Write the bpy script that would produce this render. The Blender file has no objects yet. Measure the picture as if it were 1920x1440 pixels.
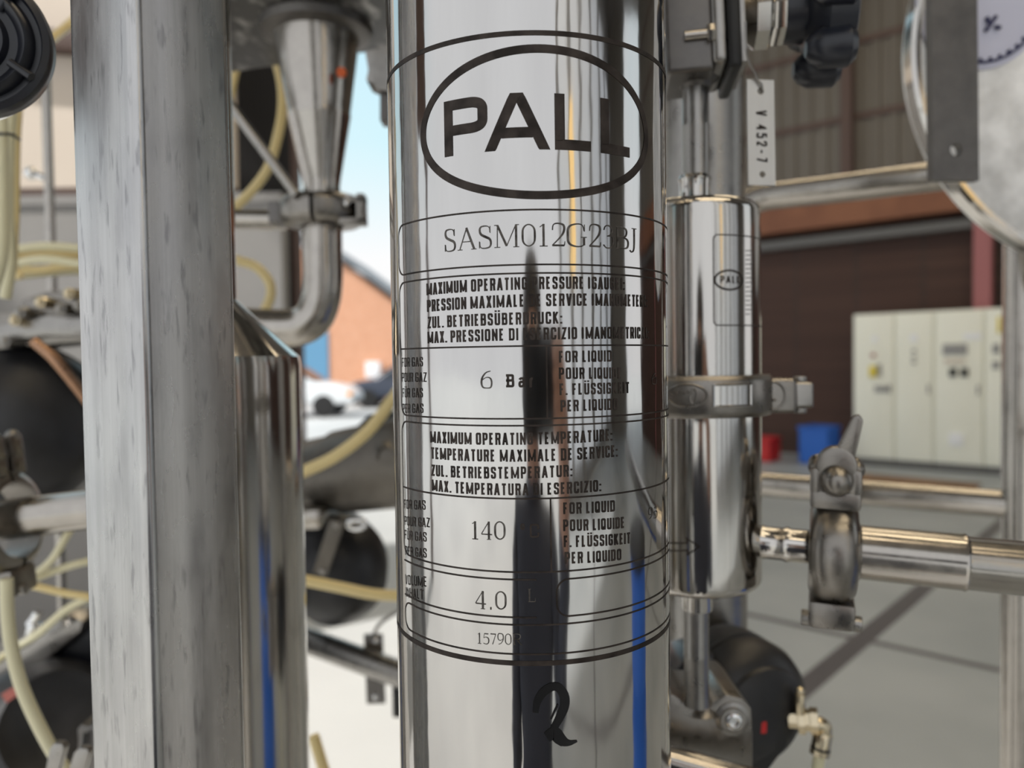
import bpy, bmesh, math, random
from mathutils import Vector, Matrix
PI = math.pi
R_ = math.radians
random.seed(7)
SC = bpy.context.scene
COL = SC.collection

# ------------------------------------------------------------------ camera
F = 1442.0                      # focal length in pixels of the 1920 wide frame
CAM_H = 1.5
PITCH, ROLL = R_(1.76), R_(0.80)
_f = Vector((0, math.cos(PITCH), -math.sin(PITCH)))
_u0 = Vector((0, math.sin(PITCH), math.cos(PITCH)))
_r0 = Vector((1, 0, 0))
_r = _r0 * math.cos(ROLL) - _u0 * math.sin(ROLL)
_u = _u0 * math.cos(ROLL) + _r0 * math.sin(ROLL)
cam = bpy.data.cameras.new('camera')
cam.sensor_width = 36.0
cam.lens = 36.0 * F / 1920.0
cam.clip_start, cam.clip_end = 0.01, 400
cam.dof.use_dof = True
cam.dof.focus_distance = 0.262
cam.dof.aperture_fstop = 8.5
cam_o = bpy.data.objects.new('camera', cam)
COL.objects.link(cam_o)
cam_o.matrix_world = Matrix(((_r.x, _u.x, -_f.x, 0), (_r.y, _u.y, -_f.y, 0), (_r.z, _u.z, -_f.z, CAM_H), (0, 0, 0, 1)))
SC.camera = cam_o
EYE = Vector((0, 0, CAM_H))

# ------------------------------------------------------------------ world, sun, exposure
SC.view_settings.view_transform = 'Standard'
SC.view_settings.look = 'None'
SC.view_settings.gamma = 1
SC.view_settings.use_curve_mapping = False
SC.view_settings.exposure = 0.0
SC.cycles.max_bounces = 10
SC.cycles.glossy_bounces = 8
SC.cycles.sample_clamp_indirect = 6
SC.cycles.use_denoising = True
w = bpy.data.worlds.new('sky')
SC.world = w
w.use_nodes = True
nt = w.node_tree
bg = nt.nodes['Background']
tc = nt.nodes.new('ShaderNodeTexCoord')
sx = nt.nodes.new('ShaderNodeSeparateXYZ')
nt.links.new(tc.outputs['Generated'], sx.inputs[0])
rp = nt.nodes.new('ShaderNodeValToRGB')
nt.links.new(sx.outputs['Z'], rp.inputs[0])
els = rp.color_ramp.elements
els[0].position = 0.0; els[0].color = (1.0, 0.98, 0.95, 1)
els[1].position = 1.0; els[1].color = (0.42, 0.66, 0.88, 1)
for p, c in ((0.13, (1.0, 1.0, 1.0, 1)), (0.27, (0.62, 0.92, 1.0, 1)), (0.42, (0.5, 0.84, 1.0, 1))):
    e = els.new(p); e.color = c
nz = nt.nodes.new('ShaderNodeTexNoise')
nz.inputs['Scale'].default_value = 2.6
nz.inputs['Detail'].default_value = 4
nt.links.new(tc.outputs['Generated'], nz.inputs[0])
cr = nt.nodes.new('ShaderNodeValToRGB')
cr.color_ramp.elements[0].position = 0.42
cr.color_ramp.elements[1].position = 0.62
nt.links.new(nz.outputs[0], cr.inputs[0])
# thin white cloud lies over the sky behind the viewer, clear blue in front
dirm = nt.nodes.new('ShaderNodeMapRange')
dirm.inputs[1].default_value = -0.35; dirm.inputs[2].default_value = 0.8
dirm.inputs[3].default_value = 1.0; dirm.inputs[4].default_value = 0.12
nt.links.new(sx.outputs['Y'], dirm.inputs[0])
mulm = nt.nodes.new('ShaderNodeMath'); mulm.operation = 'MULTIPLY_ADD'
mulm.inputs[1].default_value = 0.12
nt.links.new(cr.outputs[0], mulm.inputs[0]); nt.links.new(dirm.outputs[0], mulm.inputs[2])
mix = nt.nodes.new('ShaderNodeMixRGB')
mix.inputs[2].default_value = (0.93, 0.95, 0.98, 1)
nt.links.new(mulm.outputs[0], mix.inputs[0])
nt.links.new(rp.outputs[0], mix.inputs[1])
nt.links.new(mix.outputs[0], bg.inputs[0])
bg.inputs[1].default_value = 1.0

sun = bpy.data.lights.new('sun', 'SUN')
sun.energy = 4.6
sun.color = (1.0, 0.97, 0.92)
sun.angle = R_(2)
sun_o = bpy.data.objects.new('sun', sun)
COL.objects.link(sun_o)
_sd = Vector((-0.62, -0.42, 0.95)).normalized()
sun_o.rotation_euler = _sd.to_track_quat('Z', 'Y').to_euler()
sun_o.location = (-10, -6, 20)

# ------------------------------------------------------------------ helpers
def ray(px, py):
    return _f * F + _r * (px - 960.0) - _u * (py - 720.0)

def W(px, py, Y):
    d = ray(px, py)
    return EYE + d * (Y / d.y)

def G(px, py, z=0.0):
    d = ray(px, py)
    return EYE + d * ((z - CAM_H) / d.z)

def K(Y):
    return Y / F

def tag(o, label, cat, group=None):
    o['label'] = label; o['category'] = cat
    if group: o['group'] = group
    return o

def thing(name, label, cat, loc, group=None):
    o = bpy.data.objects.new(name, None)
    o.empty_display_size = 0.03
    COL.objects.link(o)
    o.location = loc
    return tag(o, label, cat, group)

def chaikin(pts, n=2, closed=False):
    for _ in range(n):
        q = []
        m = len(pts)
        if not closed: q.append(pts[0])
        for i in range(m if closed else m - 1):
            a, b = pts[i], pts[(i + 1) % m]
            q.append(tuple(a[k] * .75 + b[k] * .25 for k in range(len(a))))
            q.append(tuple(a[k] * .25 + b[k] * .75 for k in range(len(a))))
        if not closed: q.append(pts[-1])
        pts = q
    return pts

def catmull(pts, n):
    m = len(pts)
    T = []
    for i in range(m):
        a, b = pts[max(i - 1, 0)], pts[min(i + 1, m - 1)]
        d = b - a
        l = min((pts[i] - a).length if i else 1e9, (b - pts[i]).length if i < m - 1 else 1e9)
        T.append(d.normalized() * l if d.length > 1e-9 else d)
    out = []
    for i in range(m - 1):
        p, q = pts[i], pts[i + 1]
        for j in range(n):
            t = j / n; t2 = t * t; t3 = t2 * t
            out.append(p * (2 * t3 - 3 * t2 + 1) + T[i] * (t3 - 2 * t2 + t) + q * (-2 * t3 + 3 * t2) + T[i + 1] * (t3 - t2))
    out.append(pts[-1])
    return out

class MB:
    def __init__(self):
        self.bm = bmesh.new()
    def lathe(self, A, B, prof, seg=40, a0=0.0, a1=2 * PI, ref=None, cap=True):
        A, B = Vector(A), Vector(B)
        n = (B - A); L = n.length; n.normalize()
        if ref is None:
            ref = Vector((0, -1, 0)) if abs(n.y) < 0.9 else Vector((1, 0, 0))
        u = (ref - n * ref.dot(n)).normalized(); v = n.cross(u)
        full = abs(a1 - a0 - 2 * PI) < 1e-4
        cnt = seg if full else seg + 1
        prof = list(prof)
        if cap and full:
            if prof[0][1] > 1e-7: prof.insert(0, (prof[0][0], 0.0))
            if prof[-1][1] > 1e-7: prof.append((prof[-1][0], 0.0))
        rows = []
        for t, r in prof:
            c = A + n * (t * L)
            if r < 1e-7 and full:
                rows.append([self.bm.verts.new(c)])
            else:
                rows.append([self.bm.verts.new(c + (u * math.cos(a0 + (a1 - a0) * i / seg) + v * math.sin(a0 + (a1 - a0) * i / seg)) * r) for i in range(cnt)])
        steps = seg
        for a, b in zip(rows[:-1], rows[1:]):
            for i in range(steps):
                j = (i + 1) % cnt
                if len(a) == 1 and len(b) == 1: continue
                if len(a) == 1: f = (a[0], b[i], b[j])
                elif len(b) == 1: f = (a[i], a[j], b[0])
                else: f = (a[i], a[j], b[j], b[i])
                try: self.bm.faces.new(f)
                except ValueError: pass
        if not full:
            for i in (0, cnt - 1):
                try: self.bm.faces.new([r[i] for r in rows])
                except ValueError: pass
        return self
    def cyl(self, A, B, r, seg=32, bev=0.0, ref=None):
        L = (Vector(B) - Vector(A)).length
        if bev <= 0: return self.lathe(A, B, [(0, r), (1, r)], seg, ref=ref)
        b = bev / L
        return self.lathe(A, B, [(0, r - bev), (b * .3, r - bev * .3), (b, r), (1 - b, r), (1 - b * .3, r - bev * .3), (1, r - bev)], seg, ref=ref)
    def ball(self, c, r, seg=20, sq=(1, 1, 1)):
        c = Vector(c)
        n = seg // 2
        k0 = len(self.bm.verts)
        self.lathe(c - Vector((0, 0, r)), c + Vector((0, 0, r)), [((1 - math.cos(PI * i / n)) / 2, r * math.sin(PI * i / n)) for i in range(n + 1)], seg)
        self.bm.verts.ensure_lookup_table()
        for vtx in list(self.bm.verts)[k0:]:
            d = vtx.co - c
            vtx.co = c + Vector((d.x * sq[0], d.y * sq[1], d.z * sq[2]))
        return self
    def tube(self, pts, r, seg=14, sm=6, flat=1.0):
        pts = [Vector(p) for p in pts]
        if sm: pts = catmull(pts, sm)
        m = len(pts)
        rs = r if isinstance(r, (list, tuple)) else None
        t0 = (pts[1] - pts[0]).normalized()
        ref = Vector((0, -1, 0)) if abs(t0.y) < .9 else Vector((0, 0, 1))
        u = (ref - t0 * ref.dot(t0)).normalized()
        rows = []
        for i, p in enumerate(pts):
            t = (pts[min(i + 1, m - 1)] - pts[max(i - 1, 0)]).normalized()
            u = (u - t * u.dot(t)).normalized(); v = t.cross(u)
            rr = r if rs is None else rs[0] + (rs[1] - rs[0]) * i / (m - 1)
            rows.append([self.bm.verts.new(p + (u * math.cos(2 * PI * k / seg) * flat + v * math.sin(2 * PI * k / seg)) * rr) for k in range(seg)])
        for a, b in zip(rows[:-1], rows[1:]):
            for k in range(seg):
                self.bm.faces.new((a[k], a[(k + 1) % seg], b[(k + 1) % seg], b[k]))
        self.bm.faces.new(rows[0][::-1]); self.bm.faces.new(rows[-1])
        return self
    def _merge(self, t):
        mp = {v: self.bm.verts.new(v.co) for v in t.verts}
        for f in t.faces:
            try: self.bm.faces.new([mp[v] for v in f.verts])
            except ValueError: pass
        t.free()
    def box(self, c, s, rot=None, bev=0.0, seg=2):
        t = bmesh.new()
        bmesh.ops.create_cube(t, size=1.0)
        for v in t.verts:
            v.co = Vector((v.co.x * s[0], v.co.y * s[1], v.co.z * s[2]))
        if bev: bmesh.ops.bevel(t, geom=t.edges[:], offset=bev, segments=seg, affect='EDGES', profile=.6)
        for v in t.verts:
            v.co = Vector(c) + ((rot @ v.co) if rot else v.co)
        self._merge(t)
        return self
    def prism(self, loop, d, bev=0.0, seg=2):
        t = bmesh.new()
        d = Vector(d)
        a = [t.verts.new(Vector(p)) for p in loop]
        b = [t.verts.new(Vector(p) + d) for p in loop]
        n = len(loop)
        t.faces.new(a[::-1]); t.faces.new(b)
        for i in range(n):
            t.faces.new((a[i], a[(i + 1) % n], b[(i + 1) % n], b[i]))
        bmesh.ops.recalc_face_normals(t, faces=t.faces[:])
        if bev: bmesh.ops.bevel(t, geom=t.edges[:], offset=bev, segments=seg, affect='EDGES', profile=.6)
        self._merge(t)
        return self
    def quad(self, pts):
        self.bm.faces.new([self.bm.verts.new(Vector(p)) for p in pts])
        return self
    def build(self, name, mat, parent=None, kind=None, sharp=38, recalc=True):
        off = Vector((0, 0, 0))
        if parent is not None:
            r = parent
            while r.parent: r = r.parent
            off = Vector(r.location)
        if recalc: bmesh.ops.recalc_face_normals(self.bm, faces=self.bm.faces[:])
        if parent is None:
            xs = [v.co for v in self.bm.verts]
            off = Vector(((min(c.x for c in xs) + max(c.x for c in xs)) / 2, (min(c.y for c in xs) + max(c.y for c in xs)) / 2, min(c.z for c in xs)))
        bmesh.ops.translate(self.bm, verts=self.bm.verts[:], vec=-off)
        me = bpy.data.meshes.new(name)
        self.bm.to_mesh(me); self.bm.free()
        me.polygons.foreach_set('use_smooth', [True] * len(me.polygons))
        me.set_sharp_from_angle(angle=R_(sharp))
        me.materials.append(mat)
        o = bpy.data.objects.new(name, me)
        COL.objects.link(o)
        if parent is None: o.location = off
        else: o.parent = parent
        if kind: o['kind'] = kind
        return o

# ------------------------------------------------------------------ materials
def new_mat(name, col=(.5, .5, .5), metal=0.0, rough=.5, **kw):
    m = bpy.data.materials.new(name)
    m.use_nodes = True
    b = m.node_tree.nodes['Principled BSDF']
    b.inputs['Base Color'].default_value = (*col, 1)
    b.inputs['Metallic'].default_value = metal
    b.inputs['Roughness'].default_value = rough
    for k, v in kw.items():
        b.inputs[k.replace('_', ' ')].default_value = v
    return m

def N(m, t, **kw):
    n = m.node_tree.nodes.new('ShaderNode' + t)
    for k, v in kw.items():
        if hasattr(n, k): setattr(n, k, v)
        else: n.inputs[k].default_value = v
    return n

def L(m, a, b):
    m.node_tree.links.new(a, b)

def coords(m, scale):
    t = N(m, 'TexCoord'); mp = N(m, 'Mapping')
    mp.inputs['Scale'].default_value = scale
    L(m, t.outputs['Object'], mp.inputs[0])
    return mp.outputs[0]

def ramp(m, src, stops):
    r = N(m, 'ValToRGB')
    e = r.color_ramp.elements
    e[0].position, e[0].color = stops[0][0], (*stops[0][1], 1)
    e[1].position, e[1].color = stops[-1][0], (*stops[-1][1], 1)
    for p, c in stops[1:-1]:
        x = e.new(p); x.color = (*c, 1)
    L(m, src, r.inputs[0])
    return r.outputs[0]

def steel(name, col, rough, scale=(60, 60, 4), bump=.02, var=.06, colvar=.12, dist=.001):
    """stainless steel: fine streaks in roughness, tone and surface"""
    m = new_mat(name, col, 1.0, rough)
    b = m.node_tree.nodes['Principled BSDF']
    c = coords(m, scale)
    n = N(m, 'TexNoise', Scale=1.0, Detail=5.0, Roughness=.6)
    L(m, c, n.inputs[0])
    mr = N(m, 'MapRange'); mr.inputs[1].default_value = .3; mr.inputs[2].default_value = .7
    mr.inputs[3].default_value = max(rough - var, .02); mr.inputs[4].default_value = rough + var
    L(m, n.outputs[0], mr.inputs[0]); L(m, mr.outputs[0], b.inputs['Roughness'])
    lo = tuple(x * (1 - colvar) for x in col)
    L(m, ramp(m, n.outputs[0], [(.35, lo), (.65, col)]), b.inputs['Base Color'])
    if bump:
        bp = N(m, 'Bump', Strength=bump, Distance=dist)
        L(m, n.outputs[0], bp.inputs['Height']); L(m, bp.outputs[0], b.inputs['Normal'])
    return m

def noisy(name, ca, cb, rough, scale=(6, 6, 6), bump=0, detail=4.0, lohi=(.35, .65), metal=0.0, dist=.01):
    m = new_mat(name, cb, metal, rough)
    b = m.node_tree.nodes['Principled BSDF']
    n = N(m, 'TexNoise', Scale=1.0, Detail=detail)
    L(m, coords(m, scale), n.inputs[0])
    L(m, ramp(m, n.outputs[0], [(lohi[0], ca), (lohi[1], cb)]), b.inputs['Base Color'])
    if bump:
        bp = N(m, 'Bump', Strength=bump, Distance=dist)
        L(m, n.outputs[0], bp.inputs['Height']); L(m, bp.outputs[0], b.inputs['Normal'])
    return m

M = {}
M['mirror'] = steel('mirror_steel', (.62, .605, .59), .075, (40, 40, 5), .06, .04, .10, .0009)
def wavy(m, scale, strength, dist):
    b = m.node_tree.nodes['Principled BSDF']
    old = b.inputs['Normal'].links[0].from_socket
    n = N(m, 'TexNoise', Scale=1.0, Detail=2.0)
    L(m, coords(m, scale), n.inputs[0])
    bp = N(m, 'Bump', Strength=strength, Distance=dist)
    L(m, n.outputs[0], bp.inputs['Height']); L(m, old, bp.inputs['Normal']); L(m, bp.outputs[0], b.inputs['Normal'])
wavy(M['mirror'], (70, 70, 22), .12, .0016)
M['polish'] = steel('polished_steel', (.60, .575, .54), .11, (60, 60, 6), .05, .05, .12, .0008)
M['pipe'] = steel('pipe_steel', (.47, .44, .40), .19, (70, 70, 70), .05, .06, .12)
M['satin'] = steel('satin_steel', (.37, .355, .335), .32, (90, 90, 90), .06, .08, .16)
M['cast'] = steel('cast_steel', (.30, .28, .255), .32, (120, 120, 120), .15, .08, .2)
M['dullsteel'] = steel('dull_steel', (.18, .17, .162), .42, (60, 60, 60), .1, .08, .25)
M['greycast'] = steel('grey_casting', (.19, .175, .155), .45, (40, 40, 40), .1, .08, .25)
M['chrome'] = new_mat('chrome', (.8, .8, .8), 1, .08)
M['brass'] = steel('nickel_brass', (.72, .62, .44), .2, (90, 90, 90), .05, .05, .1)
M['etch'] = noisy('etched_print', (.022, .018, .016), (.055, .045, .04), .5, (160, 160, 160), 0, 5)
M['etchthin'] = noisy('etched_thin_print', (.03, .025, .022), (.13, .12, .11), .45, (420, 420, 420), 0, 5)
for _n in ('etch', 'etchthin'):
    M[_n].node_tree.nodes['Principled BSDF'].inputs['Specular IOR Level'].default_value = .12
M['marker'] = new_mat('marker_ink', (.006, .006, .007), 0, .35)
M['black'] = noisy('black_plastic', (.012, .012, .013), (.022, .022, .025), .42, (30, 30, 30))
M['blackblue'] = noisy('black_coated_metal', (.008, .009, .013), (.016, .018, .026), .3, (20, 20, 20))
M['rubber'] = new_mat('black_rubber', (.01, .01, .01), 0, .55)
M['hose'] = new_mat('yellowed_hose', (.72, .58, .28), 0, .32)
M['hosepale'] = new_mat('pale_hose', (.70, .66, .45), 0, .3)
M['tagmetal'] = steel('tag_aluminium', (.62, .61, .59), .42, (120, 120, 20), .05, .06, .1)
M['red'] = new_mat('red_plastic', (.55, .02, .02), 0, .45)
M['blue'] = new_mat('blue_plastic', (.02, .13, .55), 0, .45)
M['orange'] = new_mat('orange_sticker', (.7, .12, .02), 0, .5)

def post_mat():
    m = new_mat('brushed_post_steel', (.6, .59, .57), 1.0, .34)
    b = m.node_tree.nodes['Principled BSDF']
    n1 = N(m, 'TexNoise', Scale=1.0, Detail=6.0, Roughness=.65)
    L(m, coords(m, (230, 230, 3.0)), n1.inputs[0])
    n2 = N(m, 'TexNoise', Scale=1.0, Detail=3.0)
    L(m, coords(m, (330, 330, 62)), n2.inputs[0])
    n3 = N(m, 'TexNoise', Scale=1.0, Detail=4.0)
    L(m, coords(m, (85, 85, 26)), n3.inputs[0])
    base = ramp(m, n1.outputs[0], [(.3, (.50, .495, .485)), (.7, (.62, .615, .605))])
    spots = ramp(m, n2.outputs[0], [(.58, (1, 1, 1)), (.70, (.70, .70, .71))])
    cloud = ramp(m, n3.outputs[0], [(.35, (.82, .82, .83)), (.65, (1, 1, 1))])
    mx = N(m, 'MixRGB', blend_type='MULTIPLY'); mx.inputs[0].default_value = 1
    L(m, base, mx.inputs[1]); L(m, spots, mx.inputs[2])
    mx2 = N(m, 'MixRGB', blend_type='MULTIPLY'); mx2.inputs[0].default_value = 1
    L(m, mx.outputs[0], mx2.inputs[1]); L(m, cloud, mx2.inputs[2])
    L(m, mx2.outputs[0], b.inputs['Base Color'])
    mr = N(m, 'MapRange'); mr.inputs[1].default_value = .3; mr.inputs[2].default_value = .7
    mr.inputs[3].default_value = .20; mr.inputs[4].default_value = .32
    L(m, n3.outputs[0], mr.inputs[0]); L(m, mr.outputs[0], b.inputs['Roughness'])
    bp = N(m, 'Bump', Strength=.03, Distance=.0004)
    L(m, n1.outputs[0], bp.inputs['Height']); L(m, bp.outputs[0], b.inputs['Normal'])
    return m
M['post'] = post_mat()

def floor_mat():
    m = new_mat('hall_concrete', (.3, .3, .3), 0, .5)
    b = m.node_tree.nodes['Principled BSDF']
    g = N(m, 'NewGeometry')
    n = N(m, 'TexNoise', Scale=.9, Detail=7.0); L(m, g.outputs['Position'], n.inputs[0])
    base = ramp(m, n.outputs[0], [(.35, (.34, .37, .39)), (.65, (.43, .46, .48))])
    def line(vec, offs, w):
        d = N(m, 'VectorMath', operation='DOT_PRODUCT'); d.inputs[1].default_value = vec
        L(m, g.outputs['Position'], d.inputs[0])
        a = N(m, 'Math', operation='ADD'); a.inputs[1].default_value = -offs + 50 * 4.0 + 2.0; L(m, d.outputs['Value'], a.inputs[0])
        md = N(m, 'Math', operation='MODULO'); md.inputs[1].default_value = 4.0; L(m, a.outputs[0], md.inputs[0])
        s = N(m, 'Math', operation='SUBTRACT'); s.inputs[1].default_value = 2.0; L(m, md.outputs[0], s.inputs[0])
        ab = N(m, 'Math', operation='ABSOLUTE'); L(m, s.outputs[0], ab.inputs[0])
        lt = N(m, 'Math', operation='LESS_THAN'); lt.inputs[1].default_value = w; L(m, ab.outputs[0], lt.inputs[0])
        return lt.outputs[0]
    l1 = line((.74, -.67, 0), -1.34, .055)
    l2 = line((.67, .74, 0), 4.2, .03)
    mx = N(m, 'Math', operation='MAXIMUM'); L(m, l1, mx.inputs[0]); L(m, l2, mx.inputs[1])
    mc = N(m, 'MixRGB'); mc.inputs[2].default_value = (.11, .105, .115, 1)
    L(m, mx.outputs[0], mc.inputs[0]); L(m, base, mc.inputs[1]); L(m, mc.outputs[0], b.inputs['Base Color'])
    return m
M['floor'] = floor_mat()
M['pave'] = noisy('pale_concrete', (.42, .425, .425), (.51, .515, .51), .75, (.5, .5, .5), 0, 6)

def brick_mat(name, a, bcol, mortar, scale):
    m = new_mat(name, a, 0, .8)
    b = m.node_tree.nodes['Principled BSDF']
    t = N(m, 'TexCoord')
    sp = N(m, 'SeparateXYZ'); L(m, t.outputs['Object'], sp.inputs[0])
    cb = N(m, 'CombineXYZ')
    ad = N(m, 'Math', operation='ADD'); L(m, sp.outputs['X'], ad.inputs[0]); L(m, sp.outputs['Y'], ad.inputs[1])
    L(m, ad.outputs[0], cb.inputs[0]); L(m, sp.outputs['Z'], cb.inputs[1])
    br = N(m, 'TexBrick', Scale=scale)
    br.inputs['Color1'].default_value = (*a, 1); br.inputs['Color2'].default_value = (*bcol, 1); br.inputs['Mortar'].default_value = (*mortar, 1)
    br.inputs['Mortar Size'].default_value = .012
    L(m, cb.outputs[0], br.inputs[0]); L(m, br.outputs[0], b.inputs['Base Color'])
    return m
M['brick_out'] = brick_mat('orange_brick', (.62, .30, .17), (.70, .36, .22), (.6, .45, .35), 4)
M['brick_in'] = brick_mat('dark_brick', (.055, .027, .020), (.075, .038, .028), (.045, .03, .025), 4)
M['clad'] = noisy('cladding_paint', (.125, .11, .092), (.155, .139, .118), .55, (.7, .7, .2))
M['girt'] = new_mat('girt_paint', (.09, .055, .045), 0, .6)
M['beam'] = noisy('rusty_primer', (.17, .06, .028), (.24, .095, .045), .6, (1.5, 1.5, 1.5))
M['pinksteel'] = new_mat('pink_primer', (.36, .13, .135), 0, .5)
M['cabinet'] = noisy('cabinet_paint', (.86, .87, .77), (.9, .91, .82), .45, (1, 1, 1))
M['plinth'] = new_mat('plinth_grey', (.12, .12, .12), 0, .6)
M['white'] = new_mat('white_plastic', (.85, .87, .9), 0, .4)
M['grey'] = new_mat('grey_plastic', (.3, .3, .3), 0, .5)
M['yellow'] = new_mat('yellow_plastic', (.75, .6, .05), 0, .5)
M['wood'] = noisy('pallet_wood', (.22, .12, .06), (.34, .2, .11), .8, (3, 3, 20))
M['beige'] = noisy('beige_panel', (.60, .52, .44), (.66, .58, .5), .6, (1, 1, 1))
M['greywall'] = noisy('grey_panel', (.22, .215, .21), (.27, .26, .25), .6, (1, 1, 1))
M['darkdoor'] = new_mat('dark_door', (.012, .011, .012), 0, .5)
M['roof'] = noisy('roof_deck', (.16, .14, .125), (.2, .18, .16), .7, (.5, .5, .5))
M['slate'] = new_mat('grey_roofing', (.2, .22, .24), 0, .6)
M['bluedoor'] = new_mat('blue_door', (.12, .3, .48), 0, .5)
M['palewall'] = noisy('pale_cladding', (.22, .215, .21), (.28, .27, .26), .55, (.6, .6, .6))
M['carwhite'] = new_mat('white_car_paint', (.75, .78, .8), 0, .2)
M['cardark'] = new_mat('dark_car_paint', (.05, .06, .085), 0, .2)
M['glass'] = new_mat('car_glass', (.03, .04, .05), 0, .05)
M['amber'] = new_mat('amber_lamp', (.9, .35, .03), 0, .3)
def emit(name, col, s):
    m = new_mat(name, col)
    b = m.node_tree.nodes['Principled BSDF']
    b.inputs['Emission Color'].default_value = (*col, 1); b.inputs['Emission Strength'].default_value = s
    return m
M['skylight'] = emit('lit_skylight', (1.0, .83, .58), 7.0)
M['amberpane'] = emit('amber_lit_window', (1.0, .70, .30), 1.0)  # glow of the added amber pane, for the cylinder's golden streak
M['pane'] = emit('hazy_window', (.80, .86, .95), .42)  # pale glow of the added panes behind the viewer

# ------------------------------------------------------------------ large structure
UD = Vector((.741, -.671, 0)).normalized()      # along the right-hand wall
VD = Vector((.671, .741, 0)).normalized()       # out through that wall
def UV(u, v, z=0.0):
    return UD * u + VD * v + Vector((0, 0, z))

mb = MB(); mb.prism([(-60, -40, -.12), (60, -40, -.12), (60, 90, -.12), (-60, 90, -.12)], (0, 0, .11)); mb.build('floor_outdoor', M['pave'], kind='structure')
mb = MB(); mb.prism([(.15, -6, -.1), (14.5, -6, -.1), UV(9, 11.6, -.1), UV(-9.2, 11.6, -.1)], (0, 0, .1)); mb.build('floor', M['floor'], kind='structure')
RH = 8.0
roof_loop = [(-5.0, -6.2, RH), (14.5, -6.2, RH), UV(9.2, 12, RH), UV(-9.4, 12, RH), (-5.0, 9.6, RH)]
mb = MB(); mb.prism(roof_loop, (0, 0, .35)); mb.build('ceiling', M['roof'], kind='structure')
# right-hand wall: dark brick below, ribbed cladding above
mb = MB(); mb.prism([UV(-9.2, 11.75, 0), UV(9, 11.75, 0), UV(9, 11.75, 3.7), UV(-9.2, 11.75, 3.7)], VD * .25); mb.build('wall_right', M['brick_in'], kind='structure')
mb = MB()
u = -9.2
prof = []
while u < 9:
    prof += [(u, 0), (u + .11, 0), (u + .135, .035), (u + .215, .035)]
    u += .24
lo = [mb.bm.verts.new(UV(a, 11.62 - d, 3.7)) for a, d in prof]
hi = [mb.bm.verts.new(UV(a, 11.62 - d, RH)) for a, d in prof]
for i in range(len(prof) - 1):
    mb.bm.faces.new((lo[i], lo[i + 1], hi[i + 1], hi[i]))
mb.build('wall_right_cladding', M['clad'], kind='structure', recalc=False, sharp=20)
for i, z in enumerate((4.87, 5.93, 7.0)):
    mb = MB(); mb.prism([UV(-9.2, 11.56, z), UV(9, 11.56, z), UV(9, 11.56, z + .09), UV(-9.2, 11.56, z + .09)], VD * .03)
    mb.build('trim_%d' % (i + 1), M['girt'], kind='structure')
mb = MB(); mb.prism([UV(-9.2, 11.4, 3.38), UV(9, 11.4, 3.38), UV(9, 11.4, 3.95), UV(-9.2, 11.4, 3.95)], VD * .3); mb.build('beam', M['beam'], kind='structure')
mb = MB(); mb.prism([UV(-9.2, 11.5, 3.15), UV(9, 11.5, 3.15), UV(9, 11.5, 3.27), UV(-9.2, 11.5, 3.27)], VD * .2); mb.build('trim_4', M['plinth'], kind='structure')
for i, (uu, vv, wd, z0, z1, mt) in enumerate(((-3.86, 11.5, .15, 3.95, RH, 'girt'), (-2.17, 11.52, .2, 0, 3.4, 'pinksteel'), (-6.4, 11.5, .15, 3.95, RH, 'girt'), (3.2, 11.3, .2, 0, 3.4, 'pinksteel'))):
    mb = MB(); c = UV(uu, vv, 0)
    rot = Matrix((UD, VD, Vector((0, 0, 1)))).transposed()
    for dv, s in ((-.075, (wd, .02, z1 - z0)), (.075, (wd, .02, z1 - z0)), (0, (.02, .14, z1 - z0))):
        mb.box(c + VD * dv + Vector((0, 0, (z0 + z1) / 2)), s, rot)
    mb.build('column', M[mt], kind='structure')
# hall walls behind and beside the viewer
mb = MB()
x = 2.6
lo, hi = [], []
while x < 14.5:
    for dx, d in ((0, 0), (.14, 0), (.18, .04), (.3, .04), (.34, 0)):
        lo.append(mb.bm.verts.new((x + dx, -6.1 + d, 0))); hi.append(mb.bm.verts.new((x + dx, -6.1 + d, RH)))
    x += .36
for i in range(len(lo) - 1): mb.bm.faces.new((lo[i], lo[i + 1], hi[i + 1], hi[i]))
mb.build('wall_back', M['palewall'], kind='structure', recalc=False, sharp=20)
mb = MB(); mb.prism([(14.5, -6.1, 0), (14.5, -2.0, 0), (14.5, -2.0, RH), (14.5, -6.1, RH)], (.2, 0, 0)); mb.build('wall_side', M['clad'], kind='structure')
# added unseen glowing panes, brighten hall and stripe the cylinder's right half
k = 0
for xx, ww in ((3.3, 1.0), (4.7, 1.1), (6.4, 1.5), (8.6, 1.6), (10.9, 1.6), (13.0, 1.2)):
    k += 1
    mb = MB(); mb.box((xx, -6.02, 3.6), (ww, .06, 6.4)); mb.build('window_%d' % k, M['pane'], kind='structure')
mb = MB(); mb.box((4.15, -5.94, 3.2), (.42, .05, 1.7)); mb.build('window_7', M['amberpane'], kind='structure')  # added unseen amber glow, mirrored as a golden streak in the large cylinder
k = 7
# added unseen girder on two posts, darkens the square post's upper left face
mb = MB(); mb.box((-5.2, 1.8, 4.3), (.3, 3.6, 2.4), None, .02); mb.build('beam', M['girt'], kind='structure')
for yy in (.15, 3.45):
    mb = MB(); mb.box((-5.2, yy, 2.7), (.22, .22, 5.4), None, .01); mb.build('column', M['girt'], kind='structure')
# roof lights
for yy in (-4.0, -1.2, 1.6, 4.4, 7.2):
    k += 1
    mb = MB(); mb.box((2.6 if yy < 5 else 1.9, yy, RH - .06), (5.4, .55, .1)); mb.build('window_%d' % k, M['skylight'], kind='structure')

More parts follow.
